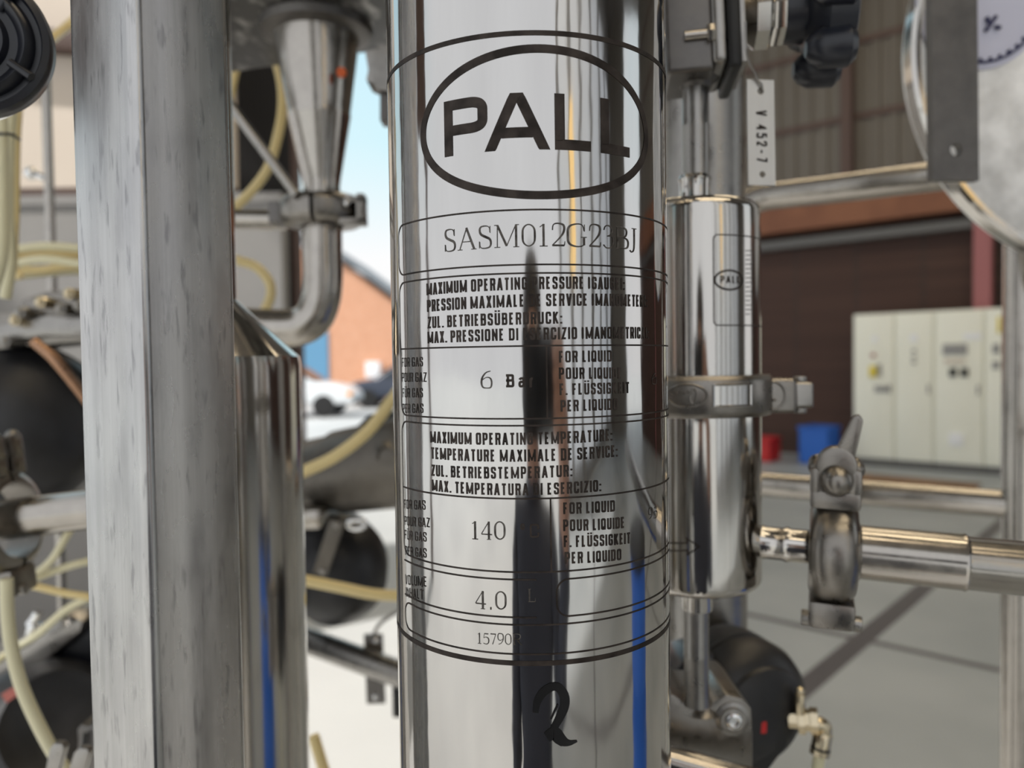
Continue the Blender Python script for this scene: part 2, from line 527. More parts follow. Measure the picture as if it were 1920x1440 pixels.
# ------------------------------------------------------------------ lettering
class CylMap:
    """(s, z) on an upright cylinder: s is arc length from the side facing -Y"""
    def __init__(self, c, R, d=.00012):
        self.c, self.R, self.d = c, R, d
    def hit(self, px, py):
        d = ray(px, py)
        ox, oy = EYE.x - self.c.x, EYE.y - self.c.y
        a = d.x * d.x + d.y * d.y; b = 2 * (ox * d.x + oy * d.y); c = ox * ox + oy * oy - self.R ** 2
        D = max(b * b - 4 * a * c, 0)
        t = (-b - math.sqrt(D)) / (2 * a)
        p = EYE + d * t
        return (self.R * math.atan2(p.x - self.c.x, -(p.y - self.c.y)), p.z)
    def __call__(self, s, z):
        th = s / self.R; r = self.R + self.d
        return Vector((self.c.x + r * math.sin(th), self.c.y - r * math.cos(th), z))

def ribbon(mb, pts, mp, closed=False, step=.0011, ylim=None):
    """a flat stroke of varying width laid on a surface; pts are (s, z, width)"""
    q = []
    m = len(pts)
    for i in range(m if closed else m - 1):
        a, b = pts[i], pts[(i + 1) % m]
        n = max(1, int(math.hypot(b[0] - a[0], b[1] - a[1]) / step))
        for j in range(n):
            t = j / n
            q.append(tuple(a[k] + (b[k] - a[k]) * t for k in range(3)))
    if not closed: q.append(pts[-1])
    m = len(q)
    Lr, Rr = [], []
    for i in range(m):
        a = q[i - 1] if (closed or i > 0) else None
        b = q[(i + 1) % m] if (closed or i < m - 1) else None
        p = q[i]
        def dirn(u, v):
            l = math.hypot(v[0] - u[0], v[1] - u[1]) or 1e-9
            return ((v[0] - u[0]) / l, (v[1] - u[1]) / l)
        d1 = dirn(a, p) if a else dirn(p, b)
        d2 = dirn(p, b) if b else d1
        nx, ny = -(d1[1] + d2[1]), d1[0] + d2[0]
        l = math.hypot(nx, ny)
        if l < 1e-6: nx, ny, l = -d1[1], d1[0], 1
        nx /= l; ny /= l
        cosv = max(nx * -d1[1] + ny * d1[0], .42)
        h = p[2] / 2 / cosv
        for arr, sg in ((Lr, 1), (Rr, -1)):
            z = p[1] + ny * h * sg
            if ylim: z = min(max(z, ylim[0]), ylim[1])
            arr.append(mb.bm.verts.new(mp(p[0] + nx * h * sg, z)))
    for i in range(m if closed else m - 1):
        j = (i + 1) % m
        try: mb.bm.faces.new((Lr[i], Rr[i], Rr[j], Lr[j]))
        except ValueError: pass

OO = ('c', [(0, .3), (0, 0), (.5, 0), (1, 0), (1, .3), (1, .7), (1, 1), (.5, 1), (0, 1), (0, .7)])
GOTH = {
 'A': (.47, [('l', [(-.1, -.3), (.44, 1.02), (.56, 1.02), (1.1, -.3)]), ('l', [(.2, .26), (.8, .26)])]),
 'B': (.44, [('l', [(0, -.2), (0, 1.2)]), ('s', [(None, 1), (.5, 1), (.95, 1), (.95, .78), (.95, .55), (.5, .53), (None, .53)]), ('s', [(None, .53), (.5, .53), (1, .53), (1, .27), (1, 0), (.5, 0), (None, 0)])]),
 'C': (.44, [('s', [(1, .66), (1, 1), (.5, 1), (0, 1), (0, .7), (0, .3), (0, 0), (.5, 0), (1, 0), (1, .34)])]),
 'D': (.45, [('l', [(0, -.2), (0, 1.2)]), ('s', [(None, 1), (.4, 1), (1, 1), (1, .7), (1, .3), (1, 0), (.4, 0), (None, 0)])]),
 'E': (.38, [('l', [(1, 0), (0, 0), (0, 1), (1, 1)]), ('l', [(0, .52), (.85, .52)])]),
 'F': (.37, [('l', [(0, -.1), (0, 1), (1, 1)]), ('l', [(0, .5), (.85, .5)])]),
 'G': (.44, [('s', [(1, .68), (1, 1), (.5, 1), (0, 1), (0, .7), (0, .3), (0, 0), (.5, 0), (1, 0), (1, .3), (1, .46)]), ('l', [(.55, .46), (1.1, .46)])]),
 'H': (.45, [('l', [(0, -.1), (0, 1.1)]), ('l', [(1, -.1), (1, 1.1)]), ('l', [(0, .52), (1, .52)])]),
 'I': (.15, [('l', [(.5, -.1), (.5, 1.1)])]),
 'K': (.45, [('l', [(0, -.1), (0, 1.1)]), ('l', [(.95, 1.1), (.08, .42)]), ('l', [(.3, .58), (1, -.1)])]),
 'L': (.36, [('l', [(0, 1.1), (0, 0), (1, 0)])]),
 'M': (.64, [('l', [(0, -.1), (0, 1.1)]), ('l', [(1, -.1), (1, 1.1)]), ('l', [(.0, 1.0, .75), (.47, .06, .75), (.53, .06, .75), (1, 1.0, .75)])]),
 'N': (.46, [('l', [(0, -.1), (0, 1.1)]), ('l', [(1, -.1), (1, 1.1)]), ('l', [(.0, 1, .85), (1, 0, .85)])]),
 'O': (.45, [OO]),
 'P': (.43, [('l', [(0, -.3), (0, 1.2)]), ('s', [(None, 1), (.45, 1), (.8, 1), (1, .92), (1, .72), (1, .52), (.8, .44), (.45, .44), (None, .44)])]),
 'Q': (.45, [OO, ('l', [(.55, .25), (1.05, -.15)])]),
 'R': (.44, [('l', [(0, -.2), (0, 1.2)]), ('s', [(None, 1), (.5, 1), (1, 1), (1, .75), (1, .5), (.5, .5), (None, .5)]), ('l', [(.5, .5), (.85, .4), (.98, -.1)])]),
 'S': (.43, [('s', [(1, .7), (1, 1), (.5, 1), (0, 1), (0, .6), (.5, .52), (1, .45), (1, 0), (.5, 0), (0, 0), (0, .3)])]),
 'T': (.42, [('l', [(.5, -.1), (.5, 1)]), ('l', [(-.15, 1), (1.15, 1)])]),
 'U': (.44, [('s', [(0, 1.1), (0, .7), (0, .3), (0, 0), (.5, 0), (1, 0), (1, .3), (1, .7), (1, 1.1)])]),
 'V': (.47, [('l', [(0, 1.1), (.45, 0), (.55, 0), (1, 1.1)])]),
 'W': (.62, [('l', [(0, 1.1), (.25, 0), (.5, .9), (.75, 0), (1, 1.1)])]),
 'X': (.45, [('l', [(0, -.1), (1, 1.1)]), ('l', [(0, 1.1), (1, -.1)])]),
 'Z': (.41, [('l', [(-.1, 1), (1, 1), (0, 0), (1.1, 0)])]),
 '.': (.14, [('l', [(.5, -.1), (.5, .08)])]),
 ':': (.14, [('l', [(.5, -.1), (.5, .08)]), ('l', [(.5, .5), (.5, .68)])]),
 '(': (.21, [('s', [(1.6, 1.05), (0, 1), (0, .7), (0, .3), (0, 0), (1.6, -.05)])]),
 ')': (.21, [('s', [(-.6, 1.05), (1, 1), (1, .7), (1, .3), (1, 0), (-.6, -.05)])]),
 '-': (.40, [('l', [(0, .45), (1, .45)])]),
 'a': (.42, [('s', [(.05, .6), (.2, .72), (.6, .74), (.9, .65), (.9, .4), (.9, -.05)]), ('c', [(0, .2), (.1, 0), (.5, -.02), (.9, .1), (.9, .35), (.5, .42), (.1, .38)])]),
 'r': (.30, [('l', [(0, -.1), (0, .72)]), ('s', [(0, .5), (.3, .72), (1, .7)])]),
 'o': (.25, [('c', [(0, .75), (.2, .6), (.8, .6), (1, .75), (1, .85), (.8, 1), (.2, 1), (0, .85)])]),
 '0': (.44, [OO]),
 '2': (.44, [('s', [(0, .7), (0, 1), (.5, 1), (1, 1), (1, .6), (.5, .35), (0, 0)]), ('l', [(0, 0), (1.05, 0)])]),
 '4': (.46, [('l', [(.75, -.1), (.75, 1), (0, .3), (1.1, .3)])]),
 '5': (.44, [('l', [(1, 1), (.1, 1), (.05, .55)]), ('s', [(.05, .55), (.5, .68), (1, .6), (1, .3), (1, 0), (.5, 0), (0, 0), (0, .2)])]),
 '7': (.44, [('l', [(0, 1), (1, 1), (.4, -.1)])]),
}
_six = [(.86, .98, .45), (.4, .9, .6), (.02, .5, 1), (.08, .02, .8), (.5, -.03, .5), (.95, .0, .8), (.95, .55, .8), (.5, .64, .4), (.1, .45, .4)]
_zer = ('c', [(.03, .5, 1), (.06, .85, .8), (.5, 1.03, .4), (.94, .85, .8), (.97, .5, 1), (.94, .15, .8), (.5, -.03, .4), (.06, .15, .8)])
SER = {
 'S': (.46, [('s', [(.88, .72, .4), (.85, .97, .4), (.5, 1.02, .5), (.08, .97, .7), (.1, .65, 1), (.5, .52, 1.2), (.95, .4, 1), (.95, .05, .7), (.5, -.02, .5), (.1, .02, .4), (.08, .3, .4)]), ('l', [(.9, .68, .3), (.9, 1, .3)]), ('l', [(.05, 0, .3), (.05, .32, .3)])]),
 'A': (.70, [('l', [(.1, 0, .4), (.5, 1, .4)]), ('l', [(.48, 1, 1), (.9, 0, 1)]), ('l', [(.24, .36, .4), (.72, .36, .4)]), ('l', [(-.02, 0, .35), (.25, 0, .35)]), ('l', [(.74, 0, .35), (1.02, 0, .35)])]),
 'M': (.86, [('l', [(.12, 0, .4), (.13, 1, .4)]), ('l', [(.13, 1, 1), (.5, .05, 1)]), ('l', [(.5, .05, .4), (.87, 1, .4)]), ('l', [(.88, 1, 1), (.88, 0, 1)]), ('l', [(0, 0, .35), (.24, 0, .35)]), ('l', [(.76, 0, .35), (1, 0, .35)]), ('l', [(0, 1, .35), (.15, 1, .35)]), ('l', [(.85, 1, .35), (1, 1, .35)])]),
 '0': (.45, [_zer]),
 '1': (.36, [('l', [(.5, 1, 1), (.5, 0, 1)]), ('l', [(.15, .86, .4), (.5, .98, .4)]), ('l', [(.12, 0, .4), (.88, 0, .4)])]),
 '2': (.46, [('s', [(.06, .72, .5), (.1, 1, .5), (.55, 1.04, .6), (.98, .95, 1), (.92, .6, 1), (.5, .3, .6), (.05, .04, .5)]), ('l', [(.03, .03, .8), (.95, .03, .8)]), ('l', [(.95, .03, .5), (1, .22, .3)])]),
 '3': (.44, [('s', [(.08, .8, .5), (.2, 1, .5), (.6, 1.03, .6), (.95, .85, 1), (.75, .58, .7), (.38, .53, .4)]), ('s', [(.38, .53, .4), (.98, .55, .8), (1, .2, 1), (.8, 0, .7), (.3, -.04, .5), (.03, .12, .6)])]),
 'G': (.68, [('s', [(.88, .7, .4), (.8, 1, .4), (.45, 1.03, .6), (.02, .9, 1), (.0, .5, 1.1), (.02, .1, 1), (.45, -.03, .6), (.85, .02, .5), (.87, .2, .6)]), ('l', [(.87, .05, 1), (.87, .42, 1)]), ('l', [(.7, .42, .35), (1.02, .42, .35)]), ('l', [(.9, .68, .3), (.9, 1, .3)])]),
 'B': (.58, [('l', [(.16, 0, 1), (.16, 1, 1)]), ('s', [(.0, 1, .35), (.6, 1, .45), (.92, .9, .9), (.86, .58, .8), (.5, .53, .4), (.16, .53, .35)]), ('s', [(.16, .53, .35), (.7, .53, .5), (1.04, .4, 1), (1, .05, .9), (.6, 0, .45), (0, 0, .35)])]),
 'J': (.38, [('s', [(.62, 1, 1), (.62, .3, 1), (.55, -.05, .8), (.2, -.14, .5), (.0, -.04, .8)]), ('l', [(.3, 1, .35), (.95, 1, .35)])]),
 'R': (.64, [('l', [(.16, 0, 1), (.16, 1, 1)]), ('s', [(0, 1, .35), (.6, 1, .45), (.9, .9, .9), (.84, .55, .8), (.5, .5, .4), (.16, .5, .35)]), ('l', [(.45, .5, 1), (.95, 0, 1)]), ('l', [(0, 0, .35), (.32, 0, .35)]), ('l', [(.85, 0, .35), (1.05, 0, .35)])]),
 'L': (.56, [('l', [(.2, 0, 1), (.2, 1, 1)]), ('l', [(0, 1, .35), (.42, 1, .35)]), ('l', [(0, 0, .4), (.95, 0, .4)]), ('l', [(.97, 0, .4), (1, .28, .3)])]),
 '4': (.48, [('l', [(.7, 1, 1), (.7, 0, 1)]), ('l', [(.7, 1, .4), (.0, .3, .4)]), ('l', [(0, .28, .5), (1, .28, .5)]), ('l', [(.5, 0, .3), (.9, 0, .3)])]),
 '5': (.44, [('l', [(.2, .96, .8), (.92, .96, .8)]), ('l', [(.2, .97, .35), (.1, .55, .35)]), ('s', [(.1, .55, .4), (.5, .68, .5), (1, .55, .9), (.98, .1, .9), (.5, -.03, .5), (.03, .06, .5)])]),
 '6': (.45, [('s', _six)]),
 '7': (.44, [('l', [(.03, .96, .8), (.97, .96, .8)]), ('l', [(.95, .96, .5), (.4, 0, .8)])]),
 '9': (.45, [('s', [(1 - x, 1 - y, w_) for x, y, w_ in _six])]),
 '.': (.2, [('l', [(.35, .03, 1.2), (.65, .03, 1.2)])]),
}

def text_run(mb, txt, p0, p1, capH, weight, font, mp, gap=.12, space=.25):
    """letters fitted between surface points p0 and p1 (start and end of the baseline)"""
    items, x = [], 0.0
    for ch in txt:
        if ch == ' ':
            x += space; continue
        base = {'Ü': 'U'}.get(ch, ch)
        gw, st = font[base]
        items.append((ch, x, gw, st)); x += gw + gap
    total = x - gap
    kx = (p1[0] - p0[0]) / total
    for ch, gx, gw, st in items:
        zb = p0[1] + (p1[1] - p0[1]) * (gx / total)
        wt = weight * capH
        gmode = font is GOTH
        gws = gw * kx
        def tr(p):
            if gmode:
                wx = weight * kx if len(txt) > 1 else wt
                xx = p0[0] + gx * kx + (0 if p[0] is None else wx / 2 + p[0] * (gws - wx))
                zz = zb + wt / 2 + p[1] * (capH - wt)
                return (xx, zz, (min(wt, wx) if len(txt) > 1 else wt) * (p[2] if len(p) > 2 else 1))
            return (p0[0] + gx * kx + p[0] * gws, zb + p[1] * capH, wt * (p[2] if len(p) > 2 else 1))
        for kd, pts in st:
            q = [tr(p) for p in pts]
            if kd != 'l': q = chaikin(q, 3 if capH > .01 else 2, kd == 'c')
            ribbon(mb, q, mp, kd == 'c', ylim=(zb, zb + capH) if gmode else None, step=max(.00035, min(.0011, capH * .06)))
        if ch == 'Ü':
            for dx in (.22, .78):
                xx = p0[0] + gx * kx + gws * dx
                ribbon(mb, [(xx, zb + capH * 1.08, wt), (xx, zb + capH * 1.22, wt)], mp)

# ------------------------------------------------------------------ large etched filter housing
HY, HR = .296, .0522
HC = W(993.5, 720, HY)
h = thing('filter_housing', 'large mirror-polished upright filter cylinder etched PALL with a handwritten 2', 'filter housing', (HC.x, HC.y, 0))
def zz(py, px=995): return HM.hit(px, py)[1]
HM = CylMap(HC, HR)
zt, zb_ = CAM_H + .31, CAM_H - .34
mb = MB()
prof = [(0, .03), (.012, .042), (.03, .0495), (.05, HR)] + [(.05 + .9 * i / 30, HR) for i in range(1, 31)] + [(.97, .0495), (.988, .042), (1, .03)]
mb.lathe((HC.x, HC.y, zb_), (HC.x, HC.y, zt), prof, 160)
mb.build('body', M['mirror'], h)
mb = MB(); mb.lathe((HC.x, HC.y, 0), (HC.x, HC.y, zb_ + .002), [(0, .05), (.01, .05), (.012, .02), (.98, .02), (1, .03)], 40); mb.build('stand_pipe', M['satin'], h)
mb = MB(); mb.lathe((HC.x, HC.y, zt - .002), (HC.x, HC.y, zt + .12), [(0, .03), (.1, .02), (.8, .02), (.82, .03), (1, .03)], 40); mb.build('top_nozzle', M['satin'], h)

PXH = .2445 / F
# oval emblem and its four letters
mb = MB()
e0, e1, e2, e3 = HM.hit(793, 226), HM.hit(1211, 232), HM.hit(1000, 91), HM.hit(1000, 366)
ec = ((e0[0] + e1[0]) / 2, (e2[1] + e3[1]) / 2); ea = (e1[0] - e0[0]) / 2; eb = (e2[1] - e3[1]) / 2
ribbon(mb, [(ec[0] + ea * math.cos(a) , ec[1] + eb * math.sin(a), 15.5 * PXH) for a in [2 * PI * i / 140 for i in range(140)]], HM, True)
zbase = HM.hit(968, 281)[1]; capL = HM.hit(968, 174)[1] - zbase
for ch, xa, xb in (('P', 833, 914), ('A', 911, 1028), ('L', 1040, 1116), ('L', 1126, 1186)):
    text_run(mb, ch, (HM.hit(xa, 230)[0], zbase), (HM.hit(xb, 230)[0], zbase), capL, .185, GOTH, HM)
mb.build('emblem', M['etch'], h)

# frame lines
mb = MB()
sL, sR = HM.hit(752, 700)[0], HR * 1.75
lw = 3.2 * PXH
def hline(py, px=1000, s0=None, s1=None, w_=lw):
    z = zz(py, px)
    a = sL if s0 is None else s0; b = sR if s1 is None else s1
    ribbon(mb, [(a, z, w_), (b, z, w_)], HM, step=.002)
    return z
thick = 9.5 * PXH
z_a = zz(61.5); z_b = zz(1244)
ribbon(mb, [(-HR * 1.75, z_a, thick), (sR, z_a, thick)], HM, step=.002)
ribbon(mb, [(-HR * 1.75, z_b, thick), (sR, z_b, thick)], HM, step=.002)
def frame(pt, pb, sl=sL, sr=sR, rad=.004):
    z1, z0 = zz(pt), zz(pb)
    arc = lambda cx, cz, a, b: [(cx + rad * math.cos(a + (b - a) * i / 6), cz + rad * math.sin(a + (b - a) * i / 6), lw) for i in range(7)]
    pts = [(sr, z1, lw)] + arc(sl + rad, z1 - rad, PI / 2, PI) + arc(sl + rad, z0 + rad, PI, 1.5 * PI) + [(sr, z0, lw)]
    ribbon(mb, pts, HM, step=.002)
mb.build('border_band', M['etch'], h)
mb = MB()
frame(393, 496); frame(512, 785); frame(798, 1073); frame(1172, 1227)
sl4 = HM.hit(1044, 1120)[0]
frame(1088, 1158, sl=sl4)
hline(648.5); hline(935)
ribbon(mb, [(sL, zz(1087), lw), (HM.hit(1006, 1087)[0], zz(1087), lw)], HM); ribbon(mb, [(sL, zz(1158), lw), (HM.hit(1006, 1158)[0], zz(1158), lw)], HM)
for px, a, b in ((1025.5, 649, 784), (1033, 936, 1072)):
    s = HM.hit(px, (a + b) / 2)[0]
    ribbon(mb, [(s, zz(a), lw), (s, zz(b), lw)], HM)
mb.build('etched_frame_lines', M['etch'], h)

# printed wording
mb = MB()
def line(txt, x0, y0, x1, y1, cap, font=GOTH, weight=.175, **kw):
    text_run(mb, txt, HM.hit(x0, y0), HM.hit(x1, y1), cap * PXH, weight, font, HM, **kw)
line('MAXIMUM OPERATING PRESSURE (GAUGE):', 800, 554, 1171, 544, 23.5)
line('PRESSION MAXIMALE DE SERVICE (MANOMETER):', 801, 585, 1213, 576, 23.5)
line('ZUL. BETRIEBSÜBERDRUCK:', 802, 616, 1054, 607, 23)
line('MAX. PRESSIONE DI ESERCIZIO (MANOMETRICA):', 802, 644, 1216, 635, 23)
line('FOR LIQUID', 1048, 680, 1147, 678, 22); line('POUR LIQUIDE', 1048, 711, 1165, 710, 22)
line('F. FLÜSSIGKEIT', 1049, 741, 1180, 737, 22); line('PER LIQUIDO', 1051, 772, 1158, 768, 22)
line('FOR GAS', 754, 688, 793, 687, 19, weight=.12); line('POUR GAZ', 754, 716, 800, 716, 19, weight=.12); line('FÜR GAS', 755, 745, 793, 745, 19, weight=.12); line('PER GAS', 755, 774, 794, 774, 19, weight=.12)
line('MAXIMUM OPERATING TEMPERATURE:', 807, 830, 1148, 826, 23); line('TEMPERATURE MAXIMALE DE SERVICE:', 808, 860, 1158, 856, 23)
line('ZUL. BETRIEBSTEMPERATUR:', 809, 892, 1073, 893, 22.5); line('MAX. TEMPERATURA DI ESERCIZIO:', 810, 920, 1127, 921, 22.5)
line('FOR LIQUID', 1056, 964, 1153, 959, 22); line('POUR LIQUIDE', 1056, 996, 1171, 990, 22)
line('F. FLÜSSIGKEIT', 1057, 1026, 1182, 1019, 22); line('PER LIQUIDO', 1059, 1057, 1165, 1050, 22)
line('FOR GAS', 758, 953, 798, 955, 19, weight=.12); line('POUR GAZ', 759, 984, 806, 988, 19, weight=.12); line('FÜR GAS', 759, 1010, 800, 1015, 19, weight=.12); line('PER GAS', 760, 1040, 800, 1045, 19, weight=.12)
line('VOLUME', 760, 1094, 800, 1099, 20, weight=.12); line('INHALT', 761, 1118, 794, 1123, 20, weight=.12)
line('Bar', 949, 726.5, 1003, 727, 25, weight=.19); line('oC', 974, 1007, 1013, 1009, 26, weight=.14)
mb.build('printed_wording', M['etch'], h)
def sline(part_name, txt, x0, y0, x1, y1, cap, weight=.12, **kw):
    global mb
    mb = MB()
    line(txt, x0, y0, x1, y1, cap, SER, weight, **kw)
    mb.build(part_name, M['etchthin'], h)
sline('model_number', 'SASM012G23BJ', 834, 472, 1194, 469, 41, .105, gap=.1)
sline('gas_pressure_value', '6', 902, 727, 923, 727, 32)
sline('gas_temperature_value', '140', 884, 1010, 947, 1011, 34)
sline('volume_value', '4.0', 892, 1140, 949, 1142, 34)
sline('volume_unit', 'L', 990, 1128, 1004, 1128, 24)
sline('serial_number', '15790R', 895, 1206, 978, 1208, 20.5, .11)
sline('liquid_temperature_value', '95', 1216, 974, 1232, 971, 22)
sline('liquid_pressure_value', '6', 1222, 720, 1231, 719, 22)
# marker pen 2
mb = MB()
def pen(pts, smooth=2):
    ribbon(mb, [(*HM.hit(x, y), 1.25 * w_ * PXH) for x, y, w_ in chaikin(pts, smooth)], lambda s, z: HM(s, z) + Vector((0, -.0001, 0)))
pen([(1004, 1336, 9), (1007, 1312, 12), (1022, 1293, 14), (1043, 1284, 12), (1058, 1300, 15), (1060, 1322, 15), (1050, 1345, 13), (1040, 1362, 11), (1034, 1380, 12)])
pen([(1025, 1382, 16), (1040, 1372, 20), (1052, 1388, 18), (1066, 1394, 9), (1082, 1389, 3)])
pen([(1036, 1358, 6), (1044, 1380, 22), (1056, 1396, 8)])
pen([(1033, 1348, 3), (1046, 1320, 3)], 1)
mb.build('handwritten_number', M['marker'], h)

# ------------------------------------------------------------------ square post
def post():
    Y = .272
    c = W(268, 720, Y)
    ph, s, r = R_(31.5), .0414, .0040
    a = Vector((-math.cos(ph), math.sin(ph), 0)); b = Vector((math.sin(ph), math.cos(ph), 0))
    c0 = Vector((c.x, c.y, 0)) 
    loop = []
    for (qa, qb, an) in ((1, 1, 180), (0, 1, 0), (0, 0, 0), (1, 0, 0)):
        cx = r if qa == 0 else s - r; cy = r if qb == 0 else s - r
        st = {(0, 0): PI, (1, 0): 1.5 * PI, (1, 1): 0, (0, 1): PI / 2}[(qa, qb)]
        seq = [(cx + r * math.cos(st + PI / 2 * i / 6), cy + r * math.sin(st + PI / 2 * i / 6)) for i in range(7)]
        loop.append(seq)
    order = [loop[2], loop[3], loop[0], loop[1]]
    pts = [c0 + a * p[0] + b * p[1] for sq in order for p in sq]
    mb = MB(); mb.prism(pts, (0, 0, 2.3))
    o = mb.build('square_post', M['post'], sharp=25)
    tag(o, 'brushed square steel post with dark water spots, tallest thing beside the etched cylinder', 'post')
post()

# ------------------------------------------------------------------ vessel behind the post
def vessel():
    Y = .455; k = K(Y)
    c = W(383, 720, Y); z0 = CAM_H - .5
    r = 176 * k; rn = 62 * k
    zs1 = W(540, 668, Y).z; zs0 = W(443, 562, Y).z
    v = thing('pressure_vessel', 'polished bottle-shaped vessel with a sloping shoulder behind the square post', 'vessel', (c.x, c.y, 0))
    top = zs0 + .45
    mb = MB(); Hh = zs1 - z0
    mb.lathe((c.x, c.y, z0), (c.x, c.y, zs1), [(0, r * .5), (.06, r)] + [(.06 + .93 * i / 12, r) for i in range(13)] + [(1, r * .985)], 120)
    mb.build('body', M['polish'], v)
    mb = MB(); mb.lathe((c.x, c.y, zs1), (c.x, c.y, zs0), [(0, r * .985), (.5, (r * .985 + rn) / 2), (1, rn)], 120, cap=False); mb.build('shoulder', M['polish'], v)
    mb = MB(); mb.lathe((c.x, c.y, zs0), (c.x, c.y, top), [(0, rn), (1, rn)], 80); mb.build('neck', M['polish'], v)
    mb = MB(); mb.lathe((c.x, c.y, 0), (c.x, c.y, z0 + .002), [(0, .04), (.01, .04), (.012, .02), (1, .02)], 40); mb.build('leg', M['satin'], v)
vessel()

# ------------------------------------------------------------------ small filter housing (right)
SY = .42; SK = K(SY)
SCc = W(1305, 720, SY); SR = 117 * SK
SM = CylMap(SCc, SR, .00012)
def sz(py): return W(1305, py, SY).z
def small_housing():
    v = thing('small_filter_housing', 'small polished filter cylinder with clamp around its middle, right of the etched cylinder', 'filter housing', (SCc.x, SCc.y, sz(1092)))
    ax = lambda z: (SCc.x, SCc.y, z)
    def cylpart(name, y0, y1, rt, rb, mat=M['polish']):
        z0, z1 = sz(y0), sz(y1); H = z1 - z0
        mb = MB()
        p = []
        for i in range(7):
            a = PI / 2 * i / 6; p.append(((rb - rb * math.cos(PI / 2 - a) * 1 if False else rb * (1 - math.sin(a))) / H, SR - rb * (1 - math.cos(a)) if False else SR - rb + rb * math.sin(a) if False else SR - rb * (1 - math.cos(PI / 2 - a))))
        p = [(t, r) for t, r in p]
        bot = [((rb - rb * math.cos(PI / 2 * i / 6)) / H, SR - rb + rb * math.sin(PI / 2 * i / 6)) for i in range(7)]
        topp = [(1 - (rt - rt * math.cos(PI / 2 * i / 6)) / H, SR - rt + rt * math.sin(PI / 2 * i / 6)) for i in range(6, -1, -1)]
        mid = [(bot[-1][0] + (topp[0][0] - bot[-1][0]) * i / 8, SR) for i in range(1, 8)]
        mb.lathe(ax(z0), ax(z1), bot + mid + topp, 96)
        mb.build(name, mat, v)
    cylpart('lower_bowl', 1092, 748, .0006, .0055)
    cylpart('upper_bowl', 728, 386, .006, .0006)
    mb = MB()
    for py in (728, 748):
        pass
    mb.lathe(ax(sz(750)), ax(sz(726)), [(0, SR * 1.04), (.45, SR * 1.1), (.55, SR * 1.1), (1, SR * 1.04)], 96); mb.build('flange', M['satin'], v)
    mb = MB(); mb.lathe(ax(sz(390)), ax(sz(330)), [(0, 31 * SK), (.1, 28 * SK), (.8, 28 * SK), (.9, 30 * SK), (1, 27 * SK)], 48); mb.build('top_nozzle', M['polish'], v)
    mb = MB(); mb.lathe(ax(sz(1142)), ax(sz(1090)), [(0, 27 * SK), (.1, 28 * SK), (.9, 28 * SK), (1, 31 * SK)], 48); mb.build('bottom_nozzle', M['polish'], v)
    # little etched label
    mb = MB()
    a, b = SM.hit(1338, 440), SM.hit(1338, 610)
    s1 = SR * 1.45
    z1, z0, lw2, rd = a[1], b[1], 2.4 * .385 / F, .0022
    arc = lambda cx, cz, p, q: [(cx + rd * math.cos(p + (q - p) * i / 5), cz + rd * math.sin(p + (q - p) * i / 5), lw2) for i in range(6)]
    sl = (a[0] + b[0]) / 2
    ribbon(mb, [(s1, z1, lw2)] + arc(sl + rd, z1 - rd, PI / 2, PI) + arc(sl + rd, z0 + rd, PI, 1.5 * PI) + [(s1, z0, lw2)], SM)
    e = SM.hit(1368, 525); ex = SM.hit(1392, 525)[0] - e[0]; ez = SM.hit(1368, 507)[1] - e[1]
    ribbon(mb, [(e[0] + ex * math.cos(2 * PI * i / 48), e[1] + ez * math.sin(2 * PI * i / 48), 4 * .385 / F) for i in range(48)], SM, True)
    pb = SM.hit(1350, 531); pe = SM.hit(1387, 531)
    text_run(mb, 'PALL', pb, (pe[0], pb[1]), 14 * .385 / F, .2, GOTH, SM, gap=.1)
    for i in range(15):
        y = 470 + i * 8.5
        q0, q1 = SM.hit(1398, y), SM.hit(1410 - (i % 3) * 2, y)
        ribbon(mb, [(q0[0], q0[1], 1.7 * .385 / F), (q1[0], q1[1], 1.7 * .385 / F)], SM)
    mb.build('etched_label', M['etch'], v)
    mb = MB()
    pts = [(1250, 1018), (1289, 1018), (1287, 1009), (1311, 1025), (1289, 1040), (1290, 1032), (1250, 1032)]
    ribbon(mb, [(*SM.hit(x, y), 2.6 * .385 / F) for x, y in pts], SM)
    mb.build('flow_arrow', M['etch'], v)
    # side outlet
    A = W(1385, 1012, SY - .006); Bp = A + (W(1960, 1070, .362) - A).normalized() * .056
    mb = MB(); mb.lathe(A, Bp, [(0, 46 * SK), (.12, 38 * SK), (.18, 32 * SK), (.26, 29.5 * SK), (.40, 29.5 * SK), (.44, 32 * SK), (.48, 29.5 * SK), (.78, 29.5 * SK), (.84, 60 * SK), (1, 60 * SK)], 56); mb.build('side_nozzle', M['polish'], v)
small_housing()

def top_tube(name, y0, y1, r, label, mat, Y=SY, px=1305):
    mb = MB(); a = W(px, y0, Y); b = W(px, y1, Y); b.x, b.y = a.x, a.y
    lo, hi = (a, b) if a.z < b.z else (b, a)
    mb.lathe(lo, hi, [(0, r), (.5, r * .99), (.52, r * 1.02), (.54, r * .99), (1, r)], 40)
    return tag(mb.build(name, mat), label, 'tube')
top_tube('inlet_tube', 331, 150, 24.5 * SK, 'short satin tube between the small filter cylinder and the valve block above', M['satin'])
top_tube('outlet_tube', 1141, 1322, 23.5 * SK, 'short satin tube dropping from the small filter cylinder to the lower valve', M['satin'])

